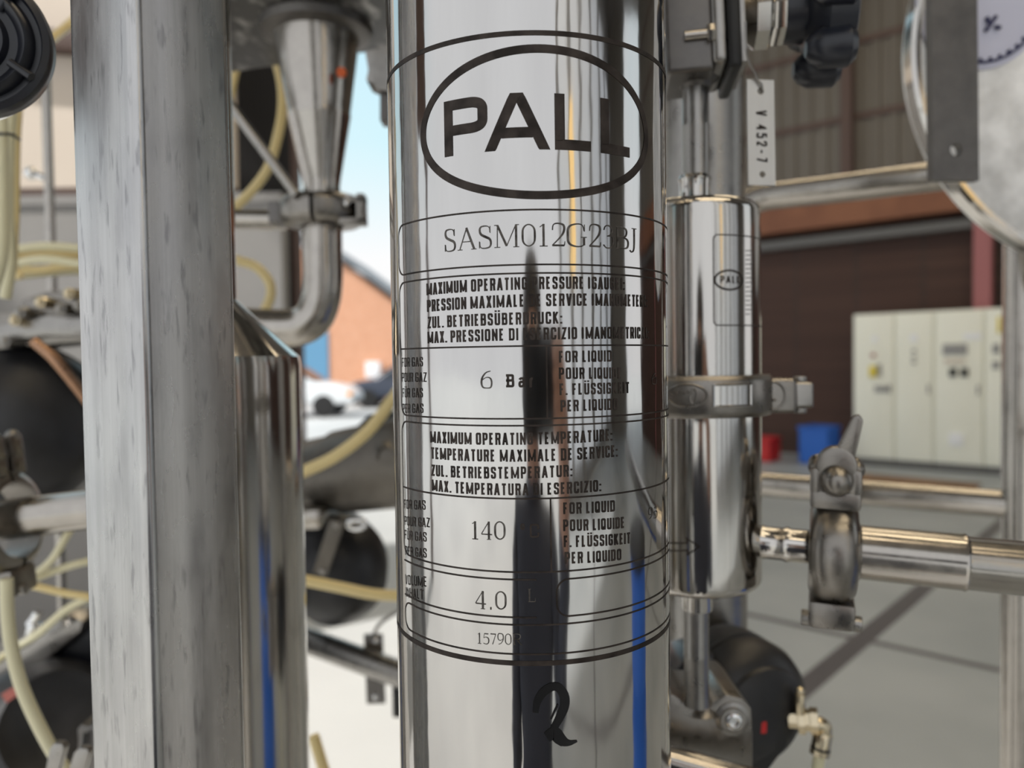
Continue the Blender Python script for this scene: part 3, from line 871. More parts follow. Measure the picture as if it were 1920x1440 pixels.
# ------------------------------------------------------------------ clamp round the small housing
def band_clamp():
    zc = (sz(702) + sz(776)) / 2; hh = 36 * SK
    v = thing('band_clamp', 'cast steel clamp band around the small filter cylinder, bolted at its right ear', 'clamp', (SCc.x, SCc.y, zc - hh))
    Ro = SR * 1.19
    BM = CylMap(SCc, Ro, .0001)
    for a0, nm in ((-PI * .03 + PI / 2, 'band_half'), (-PI * .97 - PI / 2 + PI, 'band_half')):
        mb = MB()
        lo, hi = Vector((SCc.x, SCc.y, zc - hh)), Vector((SCc.x, SCc.y, zc + hh))
        mb.lathe(lo, hi, [(0, SR * 1.012), (0, Ro * .955), (.07, Ro * .985), (.14, Ro), (.86, Ro), (.93, Ro * .985), (1, Ro * .955), (1, SR * 1.012), (.9, SR * 1.012), (.76, SR * 1.115), (.24, SR * 1.115), (.1, SR * 1.012), (0, SR * 1.012)], 60, a0=a0 - PI * .97, a1=a0)
        mb.build(nm, M['cast'], v)
    # right ear
    ey = SCc.y - .012
    c = W(1452, 741, ey)
    mb = MB(); mb.box(c, (62 * K(ey), .018, 64 * K(ey)), None, .0022, 3); mb.build('ear', M['cast'], v)
    c2 = W(1500, 740, ey)
    mb = MB(); mb.box(c2, (36 * K(ey), .013, 48 * K(ey)), None, .0018, 3); mb.build('swing_bolt', M['satin'], v)
    mb = MB()
    for dy in (-29, 29):
        q = W(1500, 740 + dy, ey); mb.cyl(q - Vector((0, 0, .0016)), q + Vector((0, 0, .0016)), 12 * K(ey), 20, .0006)
    mb.build('hinge_pin', M['satin'], v)
    # raised ovals and panel on the band
    mb = MB()
    for cx, rx, ry in ((1288, 38, 21), (1437, 20, 25)):
        cc = BM.hit(cx, 742); ex = BM.hit(cx + rx, 742)[0] - cc[0]
        if cx > 1400:
            pts = [W(1448 + 24 * math.cos(2 * PI * i / 40), 742 + 26 * math.sin(2 * PI * i / 40), ey - .0092) for i in range(41)]
        else:
            pts = [BM(cc[0] + ex * math.cos(2 * PI * i / 40), cc[1] + ry * SK * .92 * math.sin(2 * PI * i / 40)) for i in range(41)]
        mb.tube(pts, .0006, 8, 0)
    mb.build('raised_oval', M['cast'], v)
    mb = MB()
    for i in range(6):
        q = BM.hit(1262 + 7 * i, 735 + (i % 2) * 3); mb.ball(BM(q[0], q[1]), .0007, 8)
    mb.tube([BM(*BM.hit(x, y)) for x, y in ((1300, 728), (1306, 736), (1304, 752), (1298, 757), (1294, 745), (1300, 728))], .0006, 8, 2)
    for x, y in ((1441, 734), (1452, 750), (1440, 752)):
        mb.ball(W(x, y, ey - .0092), .0009, 10)
    mb.build('raised_mark', M['cast'], v)
    mb = MB()
    q0, q1 = BM.hit(1338, 742), BM.hit(1408, 742)
    n = 10; hz = 20 * SK * .92
    top = [BM(q0[0] + (q1[0] - q0[0]) * i / n, q0[1] + hz) for i in range(n + 1)]
    bot = [BM(q0[0] + (q1[0] - q0[0]) * i / n, q0[1] - hz) for i in range(n + 1)]
    loop = bot + top[::-1]
    mb.tube([BM(q0[0] + (q1[0] - q0[0]) * i / n, q0[1] + hz) for i in range(n + 1)], .0007, 8, 0)
    mb.tube(bot, .0007, 8, 0); mb.tube([bot[0], top[0]], .0007, 8, 0); mb.tube([bot[-1], top[-1]], .0007, 8, 0)
    for i in range(n):
        mb.bm.faces.new([mb.bm.verts.new(p + Vector((0, -.0002, 0))) for p in (bot[i], bot[i + 1], top[i + 1], top[i])])
    bmesh.ops.remove_doubles(mb.bm, verts=mb.bm.verts[:], dist=1e-6)
    mb.build('polished_panel', M['polish'], v)
band_clamp()

# ------------------------------------------------------------------ pipe clamp on the right, and the pipe
PA = W(1385, 1012, SY - .006); PB = W(1960, 1070, .362)
PD = (PB - PA).normalized()
def on_pipe(px):
    lo, hi = 0.0, 2.0
    for _ in range(50):
        m = (lo + hi) / 2; p = PA + (PB - PA) * m
        d = p - EYE
        x = 960 + F * d.dot(_r) / d.dot(_f)
        if x < px: lo = m
        else: hi = m
    return PA + (PB - PA) * lo
def right_pipe():
    a = on_pipe(1590); b = a + PD * .75
    L_ = (b - a).length
    r = 49 * K(.395)
    mb = MB(); mb.lathe(a, b, [(0, r * 1.45), (.003, r * 1.45), (.008, r * 1.02), (.068, r * 1.02), (.070, r * 1.05), (.072, r * .97), (1, r * .97)], 56)
    tag(mb.build('outlet_pipe', M['pipe']), 'wide steel pipe running right from the winged pipe clamp out of view', 'pipe')
right_pipe()
def pipe_clamp(c, ax, R, t, top_dir, label, ball_px=None, lever=None, mat=M['cast']):
    ax = ax.normalized(); up = (top_dir - ax * top_dir.dot(ax)).normalized(); fr = ax.cross(up)
    if fr.y > 0: fr = -fr
    v = thing('pipe_clamp', label, 'clamp', c - Vector((0, 0, R)))
    ri = R * .72
    prof = [(.0, ri), (.02, R * .80), (.14, R * .93), (.3, R), (.7, R), (.86, R * .93), (.98, R * .80), (1, ri), (0, ri)]
    A, B = c - ax * t / 2, c + ax * t / 2
    for a0, a1 in ((.06, PI - .06), (PI + .06, 2 * PI - .06)):
        mb = MB(); mb.lathe(A, B, prof, 40, a0=a0, a1=a1, ref=up); mb.build('clamp_half', mat, v)
    rot = Matrix((ax, fr, up)).transposed()
    # forked ear on top: two prongs and a web
    for sgn, nm in ((1, 'front_ear'), (-1, 'rear_ear')):
        mb = MB()
        o = fr * (t * .42 * sgn)
        mb.box(c + up * (R * 1.02) + o, (t * 1.02, t * .6, R * .34), rot, t * .1)
        for s in (-1, 1):
            mb.box(c + up * (R * 1.36) + ax * (t * .38 * s) + o, (t * .28, t * .6, R * .5), rot, t * .11)
            mb.ball(c + up * (R * 1.58) + ax * (t * .38 * s) + o, t * .2, 12)
        mb.build(nm, mat, v)
    mb = MB(); bc = c + up * (R * 1.4)
    mb.cyl(bc - fr * t * .9, bc + fr * t * 1.0, t * .16, 20); mb.build('swing_bolt', M['satin'], v)
    mb = MB(); mb.ball(bc + fr * t * .78, t * .34, 20)
    nut = mb.build('wing_nut', mat, v)
    mb = MB()
    hub = bc + fr * t * .5
    mb.cyl(hub - fr * t * .22 + up * t * .3, hub + fr * t * .22 + up * t * .3, t * .42, 24, t * .06)
    if lever is None: lever = up * .8 + ax * .5
    lv = lever.normalized(); sd = lv.cross(fr).normalized()
    p0 = hub + lv * t * .3; p1 = p0 + lever
    mb.prism([p0 - sd * t * .24 - fr * t * .17, p1 - sd * t * .10 - fr * t * .17, p1 + lv * t * .1 - fr * t * .17, p1 + sd * t * .12 - fr * t * .17, p0 + sd * t * .24 - fr * t * .17], fr * t * .34, t * .07)
    mb.build('wing', mat, nut)
    # hinge below
    mb = MB()
    mb.box(c - up * (R * 1.12) + fr * t * .1, (t * .95, t * 1.2, R * .5), rot, t * .12)
    mb.build('hinge_block', mat, v)
    mb = MB(); hp = c - up * R * 1.27 + fr * t * .35
    mb.cyl(hp - ax * t * .62, hp + ax * t * .62, t * .17, 16, t * .03); mb.build('hinge_pin', M['satin'], v)
    return v
cc = on_pipe(1562)
pipe_clamp(cc, PD, 99 * K(.4), 84 * K(.4), Vector((0, 0, 1)), 'heavy wing-nut pipe clamp joining the small filter outlet to the wide pipe', lever=Vector((24 * K(.4), -.004, 88 * K(.4))))

# ------------------------------------------------------------------ valve block above the small housing
def hexnut(mb, A, B, r):
    return mb.lathe(A, B, [(0, r * .93), (.12, r), (.88, r), (1, r * .93)], 6)
def upper_valve():
    Y = .42; k = K(Y)
    base = W(1305, 165, Y)
    v = thing('diaphragm_valve', 'grey steel valve block with black lobed hand knob above the small filter', 'valve', (base.x, base.y, base.z))
    ax = (W(1500, 40, Y - .008) - W(1300, 62, Y)).normalized()
    up = Vector((0, 0, 1)); up = (up - ax * up.dot(ax)).normalized(); fr = ax.cross(up)
    if fr.y > 0: fr = -fr
    rot = Matrix((ax, fr, up)).transposed()
    o = W(1300, 45, Y)
    mb = MB()
    mb.box(o + ax * (-16 * k), (84 * k, 150 * k, 224 * k), rot, 9 * k, 3)
    mb.lathe(base - Vector((0, 0, 3 * k)), base + Vector((0, 0, 20 * k)), [(0, 26 * k), (.5, 32 * k), (1, 50 * k)], 40)
    mb.build('body', M['dullsteel'], v)
    mb = MB(); mb.box(o + ax * 36 * k - up * 4 * k, (28 * k, 165 * k, 200 * k), rot, 12 * k, 3); mb.build('flange', M['satin'], v)
    mb = MB(); mb.box(o + ax * 60 * k - up * 14 * k, (22 * k, 178 * k, 204 * k), rot, 8 * k, 3); mb.build('diaphragm', M['rubber'], v)
    mb = MB(); mb.box(o + ax * 76 * k - up * 16 * k, (12 * k, 150 * k, 178 * k), rot, 5 * k, 2); mb.build('bonnet_flange', M['satin'], v)
    mb = MB()
    mb.lathe(o + ax * 78 * k, o + ax * 160 * k, [(0, 30 * k), (.1, 30 * k), (.14, 40 * k), (.3, 54 * k), (.34, 60 * k), (.62, 60 * k), (.7, 54 * k), (.74, 56 * k), (.96, 56 * k), (1, 50 * k)], 8)
    mb.build('bonnet', M['polish'], v)
    b = o - up * 52 * k + fr * 78 * k + ax * 2 * k
    mb = MB()
    hexnut(mb, b + ax * 12 * k, b + ax * 26 * k, 16 * k)
    mb.cyl(b - ax * 26 * k, b + ax * 14 * k, 9 * k, 16)
    mb.build('bolt', M['pipe'], v)
    kc = o + ax * 158 * k
    mb = MB()
    mb.lathe(kc, kc + ax * 112 * k, [(0, 52 * k), (.3, 56 * k), (.36, 72 * k), (.55, 100 * k), (.95, 100 * k), (1, 86 * k)], 40)
    for i in range(6):
        a = 2 * PI * i / 6 + .52
        d = up * math.cos(a) + fr * math.sin(a)
        p = kc + d * 100 * k
        mb.lathe(p + ax * 26 * k, p + ax * 108 * k, [(0, 14 * k), (.1, 24 * k), (.3, 34 * k), (.85, 37 * k), (1, 26 * k)], 24)
    mb.build('hand_knob', M['blackblue'], v)
    mb = MB(); q = kc + ax * 112 * k + up * 60 * k; mb.cyl(q, q + ax * 8 * k, 26 * k, 24, 2 * k); mb.build('knob_cap', M['chrome'], v)
upper_valve()

# ------------------------------------------------------------------ hanging tag
def plate_mesh(loop, holes, th):
    """flat plate with real holes; loop in local x,y, front face at z=0"""
    c = bpy.data.curves.new('plate', 'CURVE'); c.dimensions = '2D'; c.fill_mode = 'BOTH'; c.extrude = th / 2
    def sp(pts):
        s = c.splines.new('POLY'); s.points.add(len(pts) - 1); s.use_cyclic_u = True
        for p, q in zip(s.points, pts): p.co = (q[0], q[1], 0, 1)
    sp(loop)
    for x, y, r in holes: sp([(x + r * math.cos(2 * PI * i / 24), y + r * math.sin(2 * PI * i / 24)) for i in range(24)])
    o = bpy.data.objects.new('plate', c)
    COL.objects.link(o)
    dg = bpy.context.evaluated_depsgraph_get()
    me = bpy.data.meshes.new_from_object(o.evaluated_get(dg))
    bpy.data.objects.remove(o); bpy.data.curves.remove(c)
    return me
def plate_mb(loop, holes, th, org, ex, ey):
    me = plate_mesh(loop, holes, th)
    ez = ex.cross(ey)
    mb = MB(); mb.bm.from_mesh(me); bpy.data.meshes.remove(me)
    for vtx in mb.bm.verts: vtx.co = org + ex * vtx.co.x + ey * vtx.co.y + ez * vtx.co.z
    bmesh.ops.remove_doubles(mb.bm, verts=mb.bm.verts[:], dist=1e-7)
    return mb
def hang_tag():
    Y = .398; k = K(Y)
    c = W(1426.5, 249, Y)
    ex = Vector((math.cos(R_(8)), math.sin(R_(8)), 0)); ey = Vector((-.012, 0, 1)).normalized()
    hw, hh = 26.5 * k, 97 * k
    t = thing('number_tag', 'small metal tag stamped V 452-7 hanging on twisted wire', 'tag', c - Vector((0, 0, hh)))
    mb = plate_mb([(-hw, -hh), (hw, -hh), (hw, hh), (-hw, hh)], [(0, 76 * k, 6.5 * k), (1 * k, -77 * k, 6 * k)], .0012, c, ex, ey)
    mb.build('plate', M['tagmetal'], t)
    mb = MB()
    nrm = ex.cross(ey)
    if nrm.y > 0: nrm = -nrm
    mp = lambda s, z: c + ex * z + ey * (-s) + nrm * .0008
    text_run(mb, 'V 452-7', (-41 * k, -10 * k), (55 * k, -10 * k), 21 * k, .17, GOTH, mp, gap=.2, space=.45)
    mb.build('stamped_number', M['etch'], t)
    mb = MB()
    mb.tube([W(1398, 40, Y - .012), W(1399, 90, Y - .012), W(1405, 118, Y - .008), W(1415, 136, Y - .004), W(1420, 150, Y - .002), W(1428, 158, Y - .002), W(1428, 172, Y), W(1422, 160, Y + .003), W(1417, 144, Y)], .0006, 8, 5)
    mb.build('wire', M['satin'], t)
hang_tag()

# ------------------------------------------------------------------ pipe behind, tubular frame, end plate, bar
c = W(1320, 720, .6)
mb = MB(); mb.lathe((c.x, c.y, 0), (c.x, c.y, 2.3), [(0, 76 * K(.6))] + [(i / 10, 76 * K(.6)) for i in range(1, 11)], 64)
tag(mb.build('vertical_pipe', M['satin']), 'thick satin upright pipe behind the small filter cylinder', 'pipe')
def guard_frame():
    f0 = W(1912, 900, .745)
    f = thing('tubular_frame', 'round steel tube frame with bright top rail, standing behind the small filter and clamp', 'frame', (f0.x, f0.y, 0))
    r = .0148
    mb = MB()
    b0 = W(1372, 720, .905)
    mb.tube([(b0.x, b0.y, 0), (b0.x, b0.y, 1.2), W(1370, 560, .905), W(1372, 470, .905), W(1380, 415, .903), W(1400, 385, .898), W(1440, 369, .886), W(1560, 355, .845), W(1735, 333, .79), W(1840, 322, .762), W(1885, 335, .75), W(1910, 385, .745), W(1913, 470, .745), W(1910, 900, .745), W(1908, 1300, .745), (W(1908, 1300, .745).x, W(1908, 1300, .745).y, 0.0)], r, 24, 6)
    mb.build('bent_tube', M['pipe'], f)
    mb = MB(); mb.tube([W(1370, 903, .905), W(1890, 946, .752)], r * .92, 24, 0); mb.build('middle_rail', M['pipe'], f)
guard_frame()
def end_plate():
    Y = .63; k = K(Y)
    c = W(2130, 90, Y); R = 417 * k
    v = thing('round_end_plate', 'large round pale steel end plate at the right edge with a printed sticker', 'end plate', c - Vector((0, 0, R)))
    d = Vector((.02, -1, 0)).normalized()
    mb = MB(); mb.lathe(c + Vector((0, .02, 0)), c, [(0, R * .985), (.7, R * .985), (.95, R * .99), (.99, R * .985), (1, R * .96), (.9, R * .93), (.95, R * .6), (1.1, 0)], 160, ref=Vector((0, 0, 1)))
    mb.build('plate', M['endplate'], v)
    mb = MB(); mb.lathe(c + Vector((0, .012, 0)), c + Vector((0, -.003, 0)), [(0, R * .97), (0, R * 1.0), (.8, R), (1, R * .985), (1, R * .965), (0, R * .97)], 160, ref=Vector((0, 0, 1)), cap=False); mb.build('rim', M['polish'], v)
    sc = W(1838, 8, Y - .0012)
    mb = MB(); mb.lathe(sc + Vector((0, .0025, 0)), sc, [(0, 118 * k), (1, 118 * k)], 64, ref=Vector((0, 0, 1))); mb.build('sticker', M['sticker'], v)
    mb = MB()
    for i in range(46):
        a = R_(-100 + i * 3.4)
        rr = 112 * k
        p = sc + Vector((math.cos(a) * rr * .97, -.0006, math.sin(a) * rr * .97))
        q = sc + Vector((math.cos(a) * rr * (.93 if i % 3 else .88), -.0006, math.sin(a) * rr * (.93 if i % 3 else .88)))
        mb.tube([p, q], .0012 if i % 4 else .0018, 6, 0)
    for a_, b_ in (((1848, 58), (1868, 30)), ((1850, 32), (1858, 48)), ((1866, 50), (1876, 52))):
        mb.tube([W(*a_, Y - .003), W(*b_, Y - .003)], .0016, 6, 0)
    mb.build('sticker_marks', M['ink'], v)
M['endplate'] = noisy('blotched_steel', (.62, .61, .59), (.86, .85, .83), .4, (40, 40, 40), .03, 3, metal=.85)
M['sticker'] = new_mat('pale_sticker', (.55, .55, .66), 0, .35)
M['ink'] = new_mat('dark_ink', (.03, .03, .09), 0, .5)
end_plate()
Y = .585; k = K(Y)
o = W(1787, 340, Y)
hw = 46 * k
mb = plate_mb([(-hw, 0), (hw, 0), (hw, 470 * k), (-hw, 470 * k)], [(1 * k, 56 * k, 12 * k)], .007, o, Vector((math.cos(.12), math.sin(.12), 0)), Vector((-.014, 0, 1)).normalized())
tag(mb.build('flat_bar', M['dullsteel']), 'dark flat steel bar with a drilled hole in front of the round end plate', 'bracket')

# ------------------------------------------------------------------ lower valve with black actuator, brass fittings, rail
def lower_valve():
    Y = .43; k = K(Y)
    v = thing('lower_valve', 'grey valve body with socket bolt and black round actuator below the small filter', 'valve', W(1340, 1500, Y))
    mb = MB()
    lp = [(1180, 1310), (1262, 1302), (1285, 1318), (1300, 1330), (1325, 1330), (1345, 1312), (1362, 1302), (1392, 1310), (1409, 1328), (1412, 1380), (1412, 1520), (1180, 1520)]
    mb.prism([W(x, y, Y - .008) for x, y in lp], (0, .055, 0), .0012); 
    q = W(1313, 1322, Y)
    mb.lathe(q + Vector((0, 0, -8 * k)), q + Vector((0, 0, 16 * k)), [(0, 42 * k), (.4, 32 * k), (1, 25 * k)], 36)
    mb.build('body', M['cast'], v)
    mb = MB(); b = W(1374, 1349, Y - .009)
    mb.lathe(b + Vector((0, .004, 0)), b + Vector((0, -.0015, 0)), [(0, 32 * k), (.7, 32 * k), (.8, 24 * k), (1, 23 * k)], 32)
    bolt = mb.build('socket_bolt', M['satin'], v)
    mb = MB(); mb.lathe(b + Vector((0, -.001, 0)), b + Vector((0, -.004, 0)), [(0, 16 * k), (.8, 15 * k), (1, 11 * k), (.95, 8 * k), (.4, 7 * k)], 24); mb.build('bolt_head', M['chrome'], bolt)
    # actuator drum behind, axis towards the right rear
    ac = W(1382, 1305, .53); ka = K(.53)
    d = Vector((.35, -.93, -.05)).normalized()
    mb = MB()
    R = 120 * ka
    mb.lathe(ac + d * -.035, ac + d * .035, [(0, R * .7), (.15, R * .96), (.3, R), (.46, R), (.48, R * .94), (.53, R * .94), (.55, R), (.68, R), (.8, R * .93), (.86, R * .8), (.88, R * .74), (.93, R * .72), (1, R * .5), (1, R * .2)], 72)
    mb.build('actuator', M['black'], v)
    mb = MB()
    mb.prism([W(x, y, .50) for x, y in ((1412, 1300), (1470, 1330), (1478, 1400), (1440, 1450), (1425, 1520), (1405, 1520))], (0, .05, 0), .004)
    mb.build('actuator_housing', M['rubber'], v)
    mb = MB(); mb.cyl(W(1428, 1350, .498), W(1428, 1372, .498), 9 * ka, 16, .0006); mb.build('position_pin', M['red'], v)
    mb = MB(); mb.prism([W(x, y, .5) for x, y in ((1240, 1292), (1280, 1240), (1340, 1225), (1340, 1330), (1240, 1330))], (0, .04, 0), .004); mb.build('mounting_bracket', M['blackblue'], v)
lower_valve()
def fittings():
    Y = .5; k = K(Y)
    v = thing('air_fitting', 'nickel brass elbow air fitting on the black actuator at lower right', 'fitting', W(1537, 1412, Y))
    mb = MB(); a = W(1478, 1348, Y + .006); b = W(1535, 1352, Y)
    mb.lathe(a, b, [(0, 16 * k), (.3, 16 * k), (.32, 26 * k), (.55, 26 * k), (.57, 20 * k), (.7, 20 * k), (.72, 24 * k), (.98, 24 * k), (1, 16 * k)], 6); mb.build('hex_adapter', M['brass'], v)
    mb = MB(); mb.cyl(W(1500, 1338, Y), W(1500, 1300, Y), 10 * k, 20, .0006); mb.ball(W(1500, 1296, Y), 9 * k, 14); mb.build('bleed_screw', M['brass'], v)
    mb = MB(); mb.tube([W(1525, 1356, Y), W(1538, 1358, Y), W(1546, 1366, Y), W(1543, 1385, Y)], 14 * k, 18, 4); mb.build('elbow', M['brass'], v)
    mb = MB(); A, B = W(1544, 1372, Y), W(1536, 1416, Y)
    mb.lathe(A, B, [(0, 15 * k), (.08, 17.5 * k), (.62, 17.5 * k), (.64, 15 * k), (.7, 15 * k), (.72, 18.5 * k), (.95, 18.5 * k), (1, 14 * k)], 28); mb.build('collet', M['brass'], v)
    mb = MB(); mb.lathe(W(1539.2, 1399, Y), W(1538.4, 1403, Y), [(0, 17.8 * k), (1, 17.8 * k)], 24); mb.build('seal_ring', M['rubber'], v)
    mb = MB(); mb.tube([W(1537, 1414, Y), W(1532, 1445, Y), W(1520, 1500, Y), W(1490, 1600, Y + .02), (W(1490, 1600, Y).x, Y + .06, .02)], 11 * k, 14, 6)
    tag(mb.build('air_hose', M['hosepale']), 'pale hose end hanging from the brass elbow at lower right', 'hose')
fittings()
mb = MB(); mb.tube([W(1120, 1388, .407), W(1255, 1426, .402), W(1480, 1490, .392), W(1700, 1556, .384)], 29 * K(.4), 22, 3)
tag(mb.build('base_rail', M['pipe']), 'round steel rail sloping across the bottom beneath the lower valve', 'rail')

# ------------------------------------------------------------------ overhead tray, funnel, elbow pipe (left of the cylinder)
def tray():
    Y0, Y1 = .60, .86
    v = W(600, 30, .7)
    mb = MB()
    a, b = W(330, -10, .72), W(735, 108, .60)
    z = a.z + .0
    # a box beam running from upper left to behind the big cylinder, underside mottled
    dirv = Vector((b.x - a.x, b.y - a.y, 0)).normalized(); nrm = Vector((-dirv.y, dirv.x, 0))
    p = Vector((W(470, 40, .78).x, .78, 0)); z0 = W(600, 34, .74).z
    c = [Vector((-.36, .70, z0)), Vector((.06, .57, z0)), Vector((.06, .76, z0)), Vector((-.36, .89, z0))]
    mb.prism(c, (0, 0, .06), .004)
    tag(mb.build('box_beam', M['mottle']), 'mottled flat-bottomed steel beam overhead, left of the large etched cylinder', 'beam')
M['mottle'] = noisy('mottled_steel', (.07, .068, .066), (.32, .31, .295), .4, (60, 30, 40), .05, 4, (.5, .68), metal=.9)
tray()

FY = .76; FK = K(FY)
def funnel():
    a = W(590, 62, FY); b = W(604, 368, FY)
    v = thing('funnel', 'tapered steel funnel reducer above a pipe clamp, under the overhead beam', 'funnel', b)
    a = Vector((b.x - 4 * FK, b.y, a.z))
    mb = MB()
    mb.lathe(b, a, [(0, 36 * FK), (.05, 33 * FK), (.1, 35 * FK), (.47, 56 * FK), (.49, 57.5 * FK), (.51, 57 * FK), (.93, 76 * FK), (1, 79 * FK)], 64)
    mb.build('cone', M['pipe'], v)
    mb = MB(); mb.lathe(a - Vector((0, 0, 10 * FK)), a + Vector((0, 0, 14 * FK)), [(0, 80 * FK), (.3, 100 * FK), (1, 104 * FK)], 64); mb.build('top_flange', M['dullsteel'], v)
    mb = MB(); q = W(640, 135, FY - .036); mb.lathe(q + Vector((0, .002, 0)), q + Vector((0, -.001, 0)), [(0, 9 * FK), (1, 8 * FK)], 20); mb.build('sticker', M['orange'], v)
funnel()
def elbow():
    mb = MB()
    mb.tube([W(604, 372, FY), W(605, 470, FY), W(606, 520, FY), W(602, 560, FY), W(588, 595, FY), W(560, 613, FY), W(520, 616, FY), W(440, 612, FY), W(300, 604, FY)], 36 * FK, 32, 8)
    tag(mb.build('elbow_pipe', M['pipe']), 'polished elbow pipe turning left below the funnel', 'pipe')
elbow()
def funnel_clamp():
    c = W(604, 398, FY); R = 78 * FK; hh = 27 * FK
    v = thing('pipe_clamp', 'grey pipe clamp with side hinge between the funnel and the elbow pipe', 'clamp', c - Vector((0, 0, hh)))
    up = Vector((0, 0, 1))
    for a0 in (.05, PI + .05):
        mb = MB(); mb.lathe(c - up * hh, c + up * hh, [(0, R * .5), (.02, R * .86), (.15, R * .97), (.3, R), (.7, R), (.85, R * .97), (.98, R * .86), (1, R * .5), (0, R * .5)], 40, a0=a0, a1=a0 + PI - .1)
        mb.build('clamp_half', M['cast'], v)
    mb = MB(); e = W(662, 394, FY - .02)
    mb.box(e + Vector((0, 0, 16 * FK)), (46 * FK, .02, 12 * FK), None, .0015); mb.box(e - Vector((0, 0, 22 * FK)), (46 * FK, .02, 12 * FK), None, .0015); mb.box(e + Vector((16 * FK, 0, 0)), (14 * FK, .02, 54 * FK), None, .0015)
    mb.build('ear', M['cast'], v)
    mb = MB(); mb.ball(W(650, 381, FY - .034), 6 * FK, 14); mb.cyl(W(650, 365, FY - .02), W(650, 415, FY - .02), 8 * FK, 16); mb.build('swing_bolt', M['chrome'], v)
    mb = MB(); mb.box(W(524, 402, FY), (26 * FK, .03, 40 * FK), None, .002); mb.build('hinge_block', M['dullsteel'], v)
funnel_clamp()
mb = MB(); mb.tube([W(250, 408, .8), W(540, 413, .8)], 18 * K(.8), 22, 0)
tag(mb.build('cross_pipe', M['pipe']), 'short horizontal steel pipe entering the funnel clamp from behind the post', 'pipe')
mb = MB(); mb.tube([W(380, 120, .72), W(440, 208, .72), W(556, 366, .72)], 9 * K(.72), 16, 0)
tag(mb.build('brace_rod', M['satin']), 'thin grey rod slanting down to the funnel clamp', 'rod')
def hose(name_label, pts, r, mat='hose', grp=None):
    mb = MB(); mb.tube(pts, r, 14, 6)
    return tag(mb.build('hose', M[mat]), name_label, 'hose', grp)
hose('yellow hose bowing out behind the brace rod left of the funnel', [W(440, 40, .95), W(462, 20, .95), W(500, 60, .95), (W(527, 150, .95)), W(528, 220, .95), W(505, 310, .95), W(470, 360, .95), W(430, 395, .95), W(380, 420, .95)], 9 * K(.95))
hose('yellow hose hanging straight beside the post edge near the top', [W(455, -40, 1.0), W(452, 40, 1.0), W(444, 110, 1.0), W(425, 200, 1.0)], 9 * K(1.0))
hose('pale hose loop curling out from behind the post above the elbow pipe', [W(400, 470, .92), W(445, 488, .92), W(480, 500, .92), W(503, 525, .92), W(508, 550, .92), W(500, 575, .92), W(488, 592, .92), W(470, 615, .93)], 9 * K(.92))
hose('yellow hose sagging from the large etched cylinder down to the vessel', [W(800, 640, .88), W(760, 715, .88), W(735, 750, .88), W(690, 808, .88), W(630, 855, .88), W(570, 884, .88), W(500, 912, .88), W(440, 990, .88), (W(430, 1100, .88).x, .88, .8), (W(430, 1100, .88).x, .88, .01)], 11.5 * K(.88))
hose('amber hose crossing in front of the black dome left of the large etched cylinder', [(W(420, 1300, .84).x, .84, .01), (W(420, 1300, .84).x, .84, .9), W(425, 1140, .84), W(480, 1072, .84), W(570, 1088, .84), W(640, 1102, .84), W(700, 1114, .84), W(760, 1117, .84), W(850, 1110, .84)], 10.5 * K(.84))
hose('yellow hose at the foot of the vessel leaning right', [W(588, 1380, .7), W(600, 1420, .7), W(615, 1470, .7), W(640, 1560, .7)], 11 * K(.7))

# steel block and hanger to the right of the funnel
def hanger():
    Y = .66; k = K(Y)
    v = thing('beam_hanger', 'small steel hanger block under the overhead beam beside the large etched cylinder', 'bracket', W(712, 225, Y))
    mb = MB(); lp = [(684, 95), (760, 80), (760, 172), (735, 172), (708, 168), (703, 158), (686, 150), (690, 130)]
    mb.prism([W(x, y, Y) for x, y in lp], (0, .03, 0), .001); mb.build('block', M['satin'], v)
    mb = MB(); mb.prism([W(x, y, Y + .005) for x, y in ((712, 160), (740, 160), (740, 226), (712, 226))], (0, .02, 0), .001); mb.build('drop_plate', M['dullsteel'], v)
hanger()

